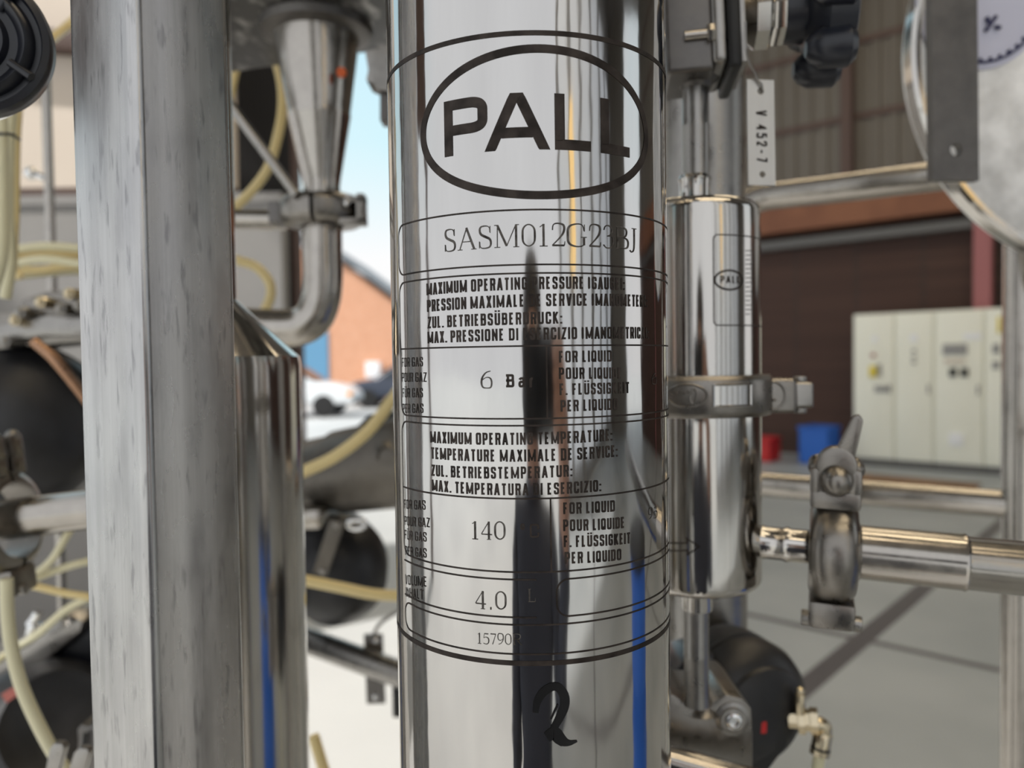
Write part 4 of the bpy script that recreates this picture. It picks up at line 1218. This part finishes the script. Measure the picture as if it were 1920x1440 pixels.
# ------------------------------------------------------------------ actuator and dome low in the gap
def gap_valve():
    Y = 1.05; k = K(Y)
    v = thing('pneumatic_valve', 'grey cylindrical valve actuator over a black dome, low between vessel and large etched cylinder', 'valve', W(660, 1180, Y))
    mb = MB()
    A = W(520, 902, Y + .05); B = W(800, 860, Y - .06)
    mb.lathe(A, B, [(0, 60 * k), (.04, 66 * k), (.25, 66 * k), (.27, 70 * k), (.44, 72 * k), (.46, 78 * k), (.9, 82 * k), (1, 70 * k)], 56); mb.build('cylinder_body', M['greycast'], v)
    mb = MB(); lp = [(630, 835), (650, 808), (668, 800), (690, 778), (745, 772), (800, 772), (800, 850), (640, 850)]
    mb.prism([W(x, y, Y - .03) for x, y in lp], (0, .08, 0), .004); mb.build('top_cover', M['black'], v)
    mb = MB(); q = W(722, 852, Y - .1); mb.lathe(q + Vector((0, .03, 0)), q, [(0, 22 * k), (.8, 22 * k), (1, 14 * k), (.9, 9 * k)], 28); mb.build('port', M['greycast'], v)
    mb = MB(); c = W(640, 1075, Y + .03)
    mb.lathe(c + Vector((-.04, .07, .02)), c + Vector((.02, -.06, -.01)), [(0, 70 * k), (.2, 102 * k), (.45, 106 * k), (.5, 100 * k), (.55, 104 * k), (.8, 88 * k), (.95, 50 * k), (1, 20 * k)], 56); mb.build('black_dome', M['black'], v)
    mb = MB(); mb.prism([W(x, y, Y - .075) for x, y in ((618, 975), (648, 978), (612, 1082), (586, 1074))], (0, .004, 0), .0008); st = mb.build('strap', M['greycast'], v)
    for x, y in ((631, 985), (604, 1070)):
        mb = MB(); q = W(x, y, Y - .0755); mb.lathe(q + Vector((0, .002, 0)), q + Vector((0, -.003, 0)), [(0, 6.5 * k), (.6, 6 * k), (1, 3 * k)], 16); mb.build('screw', M['satin'], st)
    mb = MB(); mb.tube([W(652, 980, Y - .08), W(668, 975, Y - .08), W(686, 982, Y - .08), W(670, 992, Y - .08), W(654, 988, Y - .08), W(652, 980, Y - .08)], 4.5 * k, 12, 4); mb.build('pull_ring', M['chrome'], v)
    mb = MB(); mb.box(W(575, 968, Y - .05), (70 * k, .05, 36 * k), None, .006); mb.build('end_block', M['pipe'], v)
gap_valve()
def lower_rail():
    p = W(480, 1168, 1.14)
    hr = thing('handrail', 'sloping steel tube with a drilled plate, low between vessel and large etched cylinder', 'rail', (p.x, p.y, p.z))
    mb = MB(); mb.tube([(p.x - .06, 1.17, 0), (p.x - .06, 1.17, p.z - .14), (p.x - .05, 1.165, p.z - .04), p, W(900, 1318, .98)], 24 * K(1.07), 22, 6); mb.build('tube', M['satin'], hr)
    Y = 1.073
    o = W(705, 1318, Y); k = K(Y)
    mb = plate_mb([(-17 * k, 0), (18 * k, 0), (17 * k, 132 * k), (-18 * k, 132 * k)], [], .006, o, Vector((1, 0, 0)), Vector((-.014, 0, 1)).normalized()); pl = mb.build('drilled_plate', M['dullsteel'], hr)
    for y in (1202, 1306):
        mb = MB(); q = W(704, y, Y - .003); mb.lathe(q + Vector((0, .003, 0)), q + Vector((0, -.004, 0)), [(0, 7.5 * k), (.5, 7 * k), (.85, 4.5 * k), (1, 1.5 * k)], 18); mb.build('screw', M['chrome'], pl)
    mb = MB(); mb.box(W(750, 1308, 1.035), (26 * K(1.0), .024, 66 * K(1.0)), None, .003); mb.build('rubber_stop', M['rubber'], hr)
    mb = MB(); mb.tube([W(700, 1192, 1.074), W(712, 1170, 1.09), W(740, 1150, 1.1), W(790, 1120, 1.12)], 3.5 * K(1.1), 10, 5)
    tag(mb.build('cable', M['grey']), 'thin grey cable arching above the drilled plate', 'cable')
lower_rail()

# ------------------------------------------------------------------ left of the post
def handwheel():
    Y = .315; k = K(Y)
    c = W(-74, 74, Y)
    v = thing('handwheel', 'black ribbed hand wheel at the top left corner', 'handwheel', c - Vector((0, 0, 141 * k)))
    mb = MB(); R = 139 * k
    mb.lathe(c + Vector((0, .010, 0)), c + Vector((.004, -.004, 0)), [(0, R * .9), (.2, R * .985), (.6, R), (.78, R * .98), (.84, R * .9), (.72, R * .87), (.7, R * .8), (.9, R * .76), (.98, R * .7), (.9, R * .64), (.8, R * .6), (.8, R * .5), (1, R * .45), (1, R * .2)], 90, ref=Vector((0, 0, 1)))
    mb.build('wheel', M['blackblue'], v)
    mb = MB(); mb.lathe(c + Vector((0, .0125, 0)), c + Vector((0, .0095, 0)), [(0, R * .95), (.5, R * .99), (1, R * .97)], 90, ref=Vector((0, 0, 1))); mb.build('rim_band', M['chrome'], v)
    mb = MB(); mb.lathe(c + Vector((-.06, .10, 0)), c + Vector((0, .012, 0)), [(0, R * .22), (1, R * .22)], 32, ref=Vector((0, 0, 1))); mb.build('stem', M['satin'], v)
    for a in (-35, 55, 145, 235):
        mb = MB(); d = Vector((math.cos(R_(a)), 0, math.sin(R_(a)))); p = c + Vector((.006, .002, 0))
        mb.tube([p + d * R * .5, p + d * R * .84], R * .06, 10, 0); mb.build('rib', M['blackblue'], v)
handwheel()
HB = 'hoses bundled at the left edge'
hose('outermost yellow hose rising along the left edge under the hand wheel', [W(-6, 120, .62), W(2, 240, .62), W(4, 380, .62), W(2, 480, .62), W(-20, 560, .62)], 12 * K(.62), 'hosepale', HB)
hose('second pale hose rising along the left edge, beside the outermost', [W(26, 150, .66), W(17, 270, .66), W(15, 400, .66), W(20, 490, .66), W(10, 560, .66)], 10 * K(.66), 'hosepale', HB)
hose('third hose of the left bundle, nearest the thin upright rod', [W(40, 120, .7), W(30, 260, .7), W(28, 400, .7), W(24, 500, .7), W(40, 520, .7)], 8 * K(.7), 'hose', HB)
hose('yellow hose slanting up from the hand wheel across the dark bar', [W(34, 200, .71), W(40, 140, .72), W(75, 92, .8), (W(130, 46, .9)), W(190, -10, .9)], 8 * K(.9))
mb = MB(); mb.tube([W(-20, 252, .60), W(20, 252, .60), W(36, 262, .63)], 3 * K(.6), 8, 4); tag(mb.build('cable_tie', M['rubber']), 'dark cable tie around the hoses at the left edge', 'cable tie')
HL = 'coiled hoses behind the post'
for i, (y0, y1, y2, dep) in enumerate(((470, 462, 466, .84), (482, 474, 478, .86), (497, 486, 494, .82), (508, 506, 498, .85), (520, 512, 508, .88))):
    hose(['uppermost coiled hose at left, lying behind the post', 'second coiled hose from the top at left', 'middle coiled hose of the left coil', 'fourth coiled hose from the top at left', 'lowest coiled hose of the left coil'][i],
         [W(-40, y0 + 16, dep), W(20, y0, dep), W(80, y1, dep), W(150, y2, dep), W(240, y2 + 12, dep)], 8 * K(dep), 'hose' if i % 2 else 'hosepale', HL)
def rod_stand():
    a = W(84, 96, 1.14)
    v = thing('upright_rod', 'thin bright upright rod with a small knob before the beige wall, at left', 'rod', (a.x, a.y, 0))
    mb = MB(); mb.cyl((a.x, a.y, 0), a, 8.5 * K(1.14), 20); mb.build('shaft', M['pipe'], v)
    mb = MB(); mb.ball(W(58, 325, 1.14), 12 * K(1.14), 18); mb.cyl(W(50, 322, 1.14), W(84, 334, 1.14), 6 * K(1.14), 14); mb.build('clamp_knob', M['chrome'], v)
rod_stand()
mb = MB(); mb.prism([W(-200, 30, 4.1), W(330, 70, 4.1), W(330, 106, 4.1), W(-200, 66, 4.1)], (0, .12, 0), .004); mb.build('trim_7', M['girt'], kind='structure')

def left_valve():
    Y = .88; k = K(Y)
    v = thing('flanged_valve', 'steel flanged valve with bolts on a large black actuator, left of the post', 'valve', W(80, 925, Y))
    mb = MB()
    mb.prism([W(x, y, Y - .03) for x, y in ((-30, 620), (-20, 590), (30, 585), (40, 560), (90, 545), (175, 545), (175, 640), (40, 650), (-30, 660))], (0, .08, 0), .004)
    mb.build('body', M['cast'], v)
    mb = MB(); mb.prism([W(x, y, Y - .05) for x, y in ((-20, 612), (90, 590), (200, 600), (200, 632), (80, 630), (-20, 645))], (0, .1, 0), .004); mb.build('flange', M['satin'], v)
    for x, y in ((26, 600), (36, 585), (74, 566), (128, 550), (145, 572), (112, 578), (8, 640)):
        mb = MB(); q = W(x, y, Y - .06); mb.cyl(q + Vector((0, .03, 0)), q, 10 * k, 16, .001); mb.ball(q, 8 * k, 12); mb.build('bolt', M['brass' if x in (26, 74, 128) else 'satin'], v)
    mb = MB(); c = W(75, 800, Y + .02)
    mb.lathe(c + Vector((-.05, .08, .0)), c + Vector((.015, -.09, 0)), [(0, 120 * k), (.2, 150 * k), (.5, 160 * k), (.53, 154 * k), (.57, 158 * k), (.72, 150 * k), (.8, 132 * k), (.84, 126 * k), (.86, 118 * k), (.94, 84 * k), (1, 30 * k)], 72)
    mb.build('black_actuator', M['black'], v)
    mb = MB(); mb.tube([W(64, 640, Y - .1), W(100, 672, Y - .1), W(140, 720, Y - .09), W(170, 760, Y - .08)], 9 * k, 14, 5); mb.build('copper_tube', M['copper'], v)
M['copper'] = steel('copper', (.42, .25, .16), .3, (50, 50, 50), .03)
left_valve()
# clamp and pipe at the left edge
YP = .56
mb = MB(); mb.tube([W(-60, 985, YP), W(45, 970, YP), W(260, 942, YP)], 38 * K(YP), 28, 0)
tag(mb.build('stub_pipe', M['pipe']), 'horizontal steel pipe running from the left edge clamp behind the post', 'pipe')
pipe_clamp(W(6, 978, YP), (W(200, 950, YP) - W(45, 970, YP)), 100 * K(YP), 62 * K(YP), Vector((0, 0, 1)), 'cast pipe clamp cut off by the left edge of the view', lever=Vector((-.03, 0, .012)))
hose('pale hose dropping from below the left edge clamp to the wing nut', [W(12, 1085, .54), W(14, 1150, .54), W(22, 1215, .54), W(40, 1285, .54), W(68, 1350, .54), W(100, 1410, .54), W(140, 1470, .54)], 12 * K(.54), 'hosepale')
HF = 'fan of hoses under the left edge clamp'
hose('top hose of the fan under the left edge clamp', [W(15, 1098, .72), W(60, 1080, .72), W(95, 1052, .72), W(122, 1010, .72), W(150, 960, .74)], 7 * K(.72), 'hosepale', HF)
hose('middle hose of the fan under the left edge clamp', [W(15, 1096, .73), W(60, 1086, .73), W(110, 1068, .73), W(155, 1055, .73), W(240, 1040, .75)], 7 * K(.73), 'hosepale', HF)
hose('lowest hose of the fan under the left edge clamp', [W(15, 1092, .71), W(60, 1098, .71), W(120, 1112, .71), W(170, 1120, .71), W(250, 1140, .73), (W(300, 1300, .73).x, .73, .9), (W(310, 1300, .73).x, .73, .01)], 7 * K(.71), 'hose', HF)
hose('faint hose running low from the left edge toward the black valve', [W(-20, 1250, .8), W(30, 1215, .82), W(70, 1190, .8), W(130, 1140, .8), W(230, 1090, .8)], 7 * K(.85), 'hosepale')
def low_valve():
    Y = .9; k = K(Y)
    v = thing('black_valve', 'large black coated valve body at the lower left with a steel flange on top', 'valve', W(100, 1500, Y))
    mb = MB(); mb.prism([W(x, y, Y - .02) for x, y in ((60, 1235), (110, 1200), (175, 1128), (260, 1120), (260, 1560), (50, 1560), (0, 1480), (-30, 1440), (20, 1330))], (0, .16, 0), .012, 3); mb.build('body', M['blackblue'], v)
    mb = MB(); mb.lathe(W(-10, 1420, Y + .02), W(110, 1360, Y - .1), [(0, 150 * k), (.6, 130 * k), (.9, 118 * k), (1, 90 * k), (.96, 60 * k)], 56); mb.build('drum', M['black'], v)
    mb = MB(); mb.prism([W(x, y, Y - .04) for x, y in ((-20, 1240), (60, 1180), (130, 1150), (155, 1165), (150, 1185), (90, 1235), (20, 1275), (-20, 1280))], (0, .06, 0), .004); mb.build('flange', M['satin'], v)
    mb = MB(); mb.prism([W(x, y, Y - .13) for x, y in ((2, 1302), (34, 1283), (41, 1298), (12, 1318))], (0, .004, 0)); mb.build('name_plate', M['redplate'], v)
    mb = MB(); q = W(128, 1160, Y - .045); mb.lathe(q + Vector((0, .002, 0)), q - Vector((0, .003, 0)), [(0, 10 * k), (1, 9 * k), (.5, 5 * k)], 18); mb.build('bolt', M['satin'], v)
    mb = MB()
    mb.tube([W(56, 1172, Y - .07), W(66, 1160, Y - .07), W(72, 1148, Y - .07)], 8 * k, 12, 3); mb.cyl(W(60, 1190, Y - .07), W(66, 1168, Y - .07), 11 * k, 16, .001); mb.tube([W(32, 1216, Y - .07), W(60, 1200, Y - .07)], 6 * k, 10, 0)
    mb.build('air_nipple', M['chrome'], v)
M['redplate'] = new_mat('faded_red_plate', (.35, .10, .08), 0, .5)
low_valve()
def wingnut():
    Y = .5; k = K(Y)
    v = thing('wing_nut', 'steel wing nut with two prongs at the bottom edge left of the post', 'wing nut', W(125, 1500, Y))
    for nm, lp in (('wing', ((82, 1460), (92, 1405), (100, 1394), (116, 1395), (121, 1404), (104, 1470))), ('wing', ((120, 1470), (138, 1412), (148, 1403), (163, 1404), (168, 1413), (150, 1470)))):
        mb = MB(); mb.prism([W(x, y, Y) for x, y in lp], (0, .006, 0), .0012, 2); mb.build(nm, M['satin'], v)
    mb = MB(); mb.cyl(W(122, 1520, Y + .003), W(120, 1462, Y + .003), 26 * k, 24, .001); mb.build('hub', M['satin'], v)
wingnut()
def low_latch():
    Y = .62; k = K(Y)
    v = thing('toggle_latch', 'small dull steel latch beside the wing nut, against the post', 'latch', W(165, 1480, Y))
    mb = MB(); mb.prism([W(x, y, Y) for x, y in ((140, 1480), (146, 1385), (143, 1370), (152, 1358), (165, 1362), (190, 1352), (190, 1480))], (0, .02, 0), .002); mb.build('hook', M['dullsteel'], v)
    mb = MB(); mb.tube([W(160, 1375, Y - .004), W(158, 1400, Y - .004), W(160, 1430, Y - .004)], 4 * k, 10, 4); mb.build('spring_rod', M['rubber'], v)
low_latch()

# ------------------------------------------------------------------ wall behind at left and dark sliding door
def wallp(px0, px1, y0, y1, Y, th=.1):
    a, b, c, d = W(px0, y1, Y), W(px1, y1, Y), W(px1, y0, Y), W(px0, y0, Y)
    x0, x1 = a.x, b.x; z1 = (a.z + b.z) / 2; z0 = (c.z + d.z) / 2
    return [(x0, Y, z1), (x1, Y, z1), (x1, Y, z0), (x0, Y, z0)], th
def setpanel(name, X0, X1, Z0, Z1, Y, th, mat):
    mb = MB(); mb.prism([(X0, Y, Z0), (X1, Y, Z0), (X1, Y, Z1), (X0, Y, Z1)], (0, th, 0)); return mb.build(name, M[mat], kind='structure')
YL = 4.2
zl = W(100, 385, YL).z; zu = W(100, 352, YL).z
xr = W(529, 500, YL).x
setpanel('wall_left', -4.2, xr, 0, zl, YL, .12, 'greywall')
setpanel('trim_5', -4.2, xr + .01, zl, zl + .05, YL - .02, .16, 'palewall')
setpanel('trim_6', -4.2, W(430, 360, YL).x, zl + .05, zl + .1, YL + .02, .1, 'girt')
setpanel('wall_left_upper', -4.2, W(430, 300, YL).x, zl + .1, 4.6, YL + .03, .1, 'beige')
YD = 5.2
setpanel('door_1', W(425, 300, YD).x, W(549, 300, YD).x, 0, 5.0, YD, .08, 'darkdoor')
mb = MB(); xd = W(425, 300, YD).x; x1 = W(546, 300, YD).x
n = 9
for i in range(n):
    xx = xd + (x1 - xd) * (i + .5) / n
    mb.box((xx, YD - .015, 2.5), ((x1 - xd) / n * .45, .03, 4.9))
mb.build('door_1_ribs', M['darkdoor'], kind='structure')
setpanel('door_frame', W(547, 300, YD).x, W(556, 300, YD).x, 0, 5.0, YD - .03, .12, 'girt')

# ------------------------------------------------------------------ electrical cabinets and things along the far wall
rotW = Matrix((UD, VD, Vector((0, 0, 1)))).transposed()
def cabinets():
    us = [-3.62, -3.09, -2.62, -2.06, -1.5, -.95]
    for i in range(5):
        u0, u1 = us[i], us[i + 1]
        base = UV((u0 + u1) / 2, 11.2)
        lab = ['leftmost pale control cabinet of the far row, with a yellow switch', 'second pale control cabinet of the far row, with a plain door', 'third pale control cabinet, with dark meters on its door', 'fourth pale control cabinet, partly behind the tubular frame', 'last pale control cabinet of the far row, hidden behind the end plate frame'][i]
        v = thing('control_cabinet', lab, 'cabinet', base, 'control cabinets along the far wall')
        def bx(name, uu, vv, z, s, mat, par, bev=.004):
            mb = MB(); mb.box(UV(uu, vv, z), s, rotW, bev); return mb.build(name, M[mat], par)
        um = (u0 + u1) / 2; w_ = u1 - u0
        bx('carcass', um, 11.2, 1.08, (w_ - .006, .38, 1.96), 'cabinet', v)
        bx('plinth', um, 11.2, .05, (w_ - .01, .36, .1), 'plinth', v)
        d = bx('door', um, 11.0, 1.08, (w_ - .03, .02, 1.9), 'cabinet', v)
        hx = u1 - .06
        bx('handle', hx, 10.985, 1.05, (.03, .02, .12), 'grey', d)
        if i == 0:
            bx('lamp', um + .02, 10.985, 1.72, (.07, .02, .08), 'white', d); bx('switch', um, 10.975, 1.28, (.09, .04, .15), 'yellow', d); bx('meter', um + .1, 10.98, 1.05, (.16, .03, .08), 'grey', d); bx('switch_plate', um + .07, 10.982, 1.3, (.06, .02, .16), 'grey', d); bx('push_button', um, 10.98, 1.5, (.05, .03, .05), 'redplate', d)
        if i == 1:
            bx('lamp', um, 10.985, 1.72, (.09, .02, .1), 'white', d); bx('push_button', um, 10.985, 1.55, (.05, .02, .04), 'grey', d); bx('push_button', um, 10.985, 1.47, (.05, .02, .04), 'grey', d); bx('push_button', um, 10.985, 1.4, (.05, .02, .04), 'grey', d)
        if i == 2:
            bx('lamp', um + .16, 10.985, 1.72, (.2, .02, .08), 'white', d); bx('display', um - .04, 10.985, 1.56, (.28, .02, .14), 'grey', d); bx('meter', um - .06, 10.98, 1.27, (.08, .03, .11), 'rubber', d); bx('meter', um + .07, 10.98, 1.27, (.08, .03, .11), 'rubber', d); bx('label_plate', um - .04, 10.985, 1.41, (.24, .02, .05), 'beige', d); bx('document_pocket', um - .02, 10.985, .42, (.16, .03, .16), 'white', d)
        if i == 3:
            bx('switch', um - .12, 10.98, 1.85, (.03, .03, .2), 'yellow', d); bx('display', um - .15, 10.985, 1.56, (.08, .02, .12), 'grey', d); bx('display', um - .15, 10.985, 1.36, (.08, .02, .1), 'grey', d)
cabinets()
def crate(name, uu, vv, s, mat, label):
    v = thing(name, label, 'crate', UV(uu, vv, 0))
    t = .02
    mb = MB(); z = s[2]
    c = UV(uu, vv, 0)
    mb.box(c + Vector((0, 0, t / 2)), (s[0], s[1], t), rotW)
    for sg in (-1, 1):
        mb.box(c + UD * (sg * (s[0] - t) / 2) + Vector((0, 0, z / 2)), (t, s[1], z), rotW); mb.box(c + VD * (sg * (s[1] - t) / 2) + Vector((0, 0, z / 2)), (s[0], t, z), rotW)
    mb.build('box', M[mat], v)
    mb = MB()
    for sg in (-1, 1):
        mb.box(c + UD * (sg * s[0] / 2) + Vector((0, 0, z)), (t * 2, s[1] + t, t * 2), rotW, .004); mb.box(c + VD * (sg * s[1] / 2) + Vector((0, 0, z)), (s[0] + t, t * 2, t * 2), rotW, .004)
    mb.build('rim', M[mat], v)
crate('blue_crate', -4.05, 10.9, (.42, .4, .5), 'blue', 'bright blue plastic crate standing left of the far cabinets')
crate('red_crate', -4.85, 10.7, (.5, .34, .32), 'red', 'dark red plastic crate on the floor, seen right of the small filter')
def pallet():
    v = thing('wooden_pallet', 'brown wooden pallet lying on the floor before the far cabinets', 'pallet', UV(-2.5, 8.9, 0))
    for i in range(5):
        mb = MB(); mb.box(UV(-2.5, 8.9 - .3 + .15 * i, .13), (1.5, .11, .022), rotW, .003); mb.build('deck_board', M['wood'], v)
    for i in range(3):
        mb = MB(); mb.box(UV(-2.5 - .66 + .66 * i, 8.9, .06), (.1, .72, .115), rotW, .003); mb.build('block', M['wood'], v)
pallet()

# ------------------------------------------------------------------ outdoors: brick building, cars
def building():
    Y = 30
    zr = lambda x, y: W(x, y, Y).z
    Xa, Xb, Xc = W(470, 600, Y).x, W(565, 600, Y).x, W(900, 600, Y).x
    zA, zC = zr(565, 462), zr(565, 462) - (Xc - Xb) * .335
    v = thing('brick_building', 'orange brick gabled building across the yard with a blue door', 'building', ((Xa + Xc) / 2, Y + 3, 0))
    mb = MB(); mb.prism([(Xa - 4, Y, 0), (Xc, Y, 0), (Xc, Y, W(900, 640, Y).z), (W(740, 560, Y).x, Y, zr(740, 566)), (W(640, 490, Y).x, Y, zr(640, 492)), (Xb, Y, zA), (Xa - 4, Y, zA - 1.5)], (0, 6, 0)); mb.build('wall', M['brick_out'], v)
    mb = MB()
    pts = [(W(565, 450, Y).x, zr(565, 455)), (W(640, 483, Y).x, zr(640, 483)), (W(690, 515, Y).x, zr(690, 520)), (W(745, 560, Y).x, zr(745, 560)), (W(900, 640, Y).x, zr(900, 640))]
    lp = [(x, Y - .3, z) for x, z in pts] + [(x, Y - .3, z + .28) for x, z in pts[::-1]]
    mb.prism(lp, (0, 6.6, 0)); mb.build('roof', M['slate'], v)
    mb = MB(); a, b = W(556, 700, Y), W(615, 620, Y); mb.prism([(a.x, Y - .06, 0), (b.x, Y - .06, 0), (b.x, Y - .06, b.z), (a.x, Y - .06, b.z)], (0, .1, 0)); mb.build('door', M['bluedoor'], v)
    mb = MB(); a, b = W(690, 708, Y), W(716, 678, Y); mb.box(((a.x + b.x) / 2, Y - .3, (a.z + b.z) / 2), (b.x - a.x, .5, b.z - a.z), None, .05); mb.build('wall_unit', M['white'], v)
building()
def car(label, x0, Y, dirx, mat, amber=False, s=1.0):
    v = thing('car', label, 'car', (x0, Y, 0))
    prof = [(-2.1, .35), (-2.12, .7), (-1.95, .95), (-1.5, 1.0), (-.9, 1.38), (-.3, 1.47), (.35, 1.4), (1.0, .98), (1.75, .86), (2.08, .66), (2.12, .35)]
    mb = MB(); mb.prism([(x0 + dirx * x * s, Y - .85, z * s) for x, z in prof], (0, 1.7, 0), .1, 3); mb.build('body', M[mat], v)
    mb = MB(); mb.prism([(x0 + dirx * x * s, Y - .87, z * s) for x, z in ((-1.25, 1.0), (-.8, 1.32), (-.3, 1.4), (.3, 1.33), (.85, 1.0))], (0, 1.74, 0), .02); mb.build('side_window', M['glass'], v)
    mb = MB(); a = [(x0 + dirx * x * s, Y - .7, z * s) for x, z in ((.38, 1.40), (1.0, 1.0), (1.02, 1.02), (.4, 1.43))]; mb.prism(a, (0, 1.4, 0)); mb.build('windscreen', M['glass'], v)
    for wx in (-1.3, 1.3):
        for sy in (-.86, .66):
            mb = MB(); c = Vector((x0 + dirx * wx * s, Y + sy, .31)); mb.lathe(c, c + Vector((0, .2, 0)), [(0, .2), (.05, .31), (.95, .31), (1, .2)], 24); mb.build('wheel', M['rubber'], v)
    mb = MB(); mb.box((x0 + dirx * 1.98 * s, Y - .72, .62), (.2, .26, .16), None, .04); mb.build('headlamp', M['amber' if amber else 'white'], v)
    mb = MB(); mb.box((x0 + dirx * 2.08 * s, Y, .4), (.1, 1.4, .14), None, .03); mb.build('bumper', M['rubber'], v)
car('white car parked in the yard, its amber lamp toward the brick building', W(672, 740, 22).x - 2.1, 22, 1, 'carwhite', True)
car('dark car parked further back before the brick building', W(770, 740, 26).x, 26, -1, 'cardark')

# ------------------------------------------------------------------ the person taking the picture, mirrored in the cylinder
def skin_body(joints, edges, name, mats, assign, parent):
    me = bpy.data.meshes.new(name)
    me.from_pydata([j[0] for j in joints], edges, [])
    o = bpy.data.objects.new(name, me); COL.objects.link(o)
    md = o.modifiers.new('skin', 'SKIN'); md.use_smooth_shade = True
    for i, j in enumerate(joints):
        sv = me.skin_vertices[0].data[i]; sv.radius = (j[1], j[2] if len(j) > 2 else j[1]); sv.use_root = (i == 0)
    sb = o.modifiers.new('sub', 'SUBSURF'); sb.levels = 3; sb.render_levels = 3
    dg = bpy.context.evaluated_depsgraph_get()
    m2 = bpy.data.meshes.new_from_object(o.evaluated_get(dg))
    bpy.data.objects.remove(o); bpy.data.meshes.remove(me)
    mb = MB(); mb.bm.from_mesh(m2); bpy.data.meshes.remove(m2)
    ob = mb.build(name, mats[0], parent, sharp=180)
    for m in mats[1:]: ob.data.materials.append(m)
    off = Vector(parent.location)
    for p in ob.data.polygons: p.material_index = assign(p.center + off)
    return ob
def person():
    X, Y = .015, -.40
    v = thing('person', 'person in a dark navy jacket holding up a phone, mirrored in the large etched cylinder', 'person', (X, Y, 0))
    P = lambda x, y, z: (X + x, Y + y, z)
    J = [(P(0, 0, .90), .13, .10), (P(0, 0, 1.08), .125, .09), (P(0, 0, 1.26), .14, .095), (P(0, .0, 1.345), .075, .06), (P(0, .015, 1.40), .05, .05), (P(0, .03, 1.47), .07, .085), (P(0, .03, 1.545), .07, .085), (P(0, .025, 1.585), .045, .055),
         (P(.09, 0, .82), .085, .085), (P(.095, .01, .47), .06, .06), (P(.10, -.02, .09), .042, .045), (P(.105, .10, .035), .035, .03),
         (P(-.09, 0, .82), .085, .085), (P(-.095, .01, .47), .06, .06), (P(-.10, -.02, .09), .042, .045), (P(-.105, .10, .035), .035, .03),
         (P(.15, 0, 1.30), .055, .055), (P(.205, .08, 1.10), .045, .045), (P(.165, .27, 1.30), .032, .032), (P(.135, .345, 1.42), .026, .03), (P(.122, .372, 1.465), .028, .02),
         (P(-.15, 0, 1.30), .055, .055), (P(-.20, -.02, 1.05), .045, .045), (P(-.19, .06, .83), .032, .032), (P(-.185, .085, .74), .026, .03)]
    E_ = [(0, 1), (1, 2), (2, 3), (3, 4), (4, 5), (5, 6), (6, 7), (0, 8), (8, 9), (9, 10), (10, 11), (0, 12), (12, 13), (13, 14), (14, 15), (2, 16), (16, 17), (17, 18), (18, 19), (19, 20), (2, 21), (21, 22), (22, 23), (23, 24)]
    def fing(root, pts):
        i0 = root
        for p, r in pts:
            J.append((P(*p), r)); E_.append((i0, len(J) - 1)); i0 = len(J) - 1
    for i in range(4):
        z = 1.455 + .016 * i
        fing(20, [((.108, .392, z + .006), .009), ((.085, .400, z + .004), .008), ((.066, .399, z), .007)])
    fing(20, [((.10, .372, 1.452), .009), ((.075, .372, 1.448), .008)])
    for i in range(4):
        fing(24, [((-.19 + .012 * i - .018, .10, .69), .009), ((-.19 + .012 * i - .018, .112, .645 + .004 * abs(i - 1.5)), .008)])
    fing(24, [((-.16, .11, .715), .009), ((-.155, .125, .69), .008)])
    def asg(c):
        if c.z > 1.375 and abs(c.x - X) < .1 and c.y < Y + .16: return 1
        if c.z < .775 and c.x < X - .14: return 1
        if c.y > Y + .33: return 1
        if c.z < .9: return 2
        return 0
    skin_body(J, E_, 'body', [M['navy'], M['skin'], M['trousers']], asg, v)
    mb = MB(); mb.ball(P(0, .008, 1.55), .088, 28, (.92, 1.05, .9)); mb.build('hair', M['hair'], v)
    mb = MB()
    mb.tube([P(0, .112, 1.53), P(0, .132, 1.50), P(0, .118, 1.488)], .011, 10, 3); mb.build('nose', M['skin'], v)
    for sx in (-1, 1):
        mb = MB(); mb.ball(P(.031 * sx, .0985, 1.525), .0115, 14); ey = mb.build('eye', M['white'], v); mb = MB(); mb.ball(P(.031 * sx, .1055, 1.525), .0055, 12); mb.build('iris', M['hair'], ey)
        mb = MB(); mb.ball(P(.076 * sx, .03, 1.505), .026, 14, (.35, .7, 1)); mb.build('ear', M['skin'], v)
    mb = MB(); mb.tube([P(-.024, .112, 1.462), P(0, .118, 1.46), P(.024, .112, 1.462)], .006, 8, 3); mb.build('mouth', M['lips'], v)
    mb = MB(); mb.box((.048, -.013, 1.484), (.150, .008, .074), None, .0035, 3)
    tag(mb.build('phone', M['phoneblack']), 'black phone held sideways by the person in the navy jacket', 'phone')
M['navy'] = new_mat('navy_jacket', (.055, .06, .085), 0, .8)
M['trousers'] = new_mat('dark_trousers', (.02, .02, .025), 0, .8)
M['skin'] = new_mat('skin', (.52, .30, .22), 0, .5)
M['lips'] = new_mat('lips', (.4, .16, .14), 0, .5)
M['hair'] = new_mat('dark_hair', (.02, .014, .01), 0, .6)
M['phoneblack'] = new_mat('phone_black', (.01, .01, .012), 0, .2)
person()

def drum():
    v = thing('blue_drum', 'blue plastic drum on the hall floor, mirrored low in the etched cylinder right side', 'drum', (2.0, .35, 0))
    mb = MB(); mb.lathe((2.0, .35, 0), (2.0, .35, .98), [(0, .26), (.02, .29), (.3, .29), (.32, .30), (.36, .30), (.38, .29), (.62, .29), (.64, .30), (.68, .30), (.7, .29), (.97, .29), (1, .26)], 48); mb.build('body', M['blue'], v)
    mb = MB(); mb.lathe((2.0, .35, .96), (2.0, .35, 1.0), [(0, .3), (.8, .3), (1, .28)], 48); mb.build('lid', M['rubber'], v)
drum()
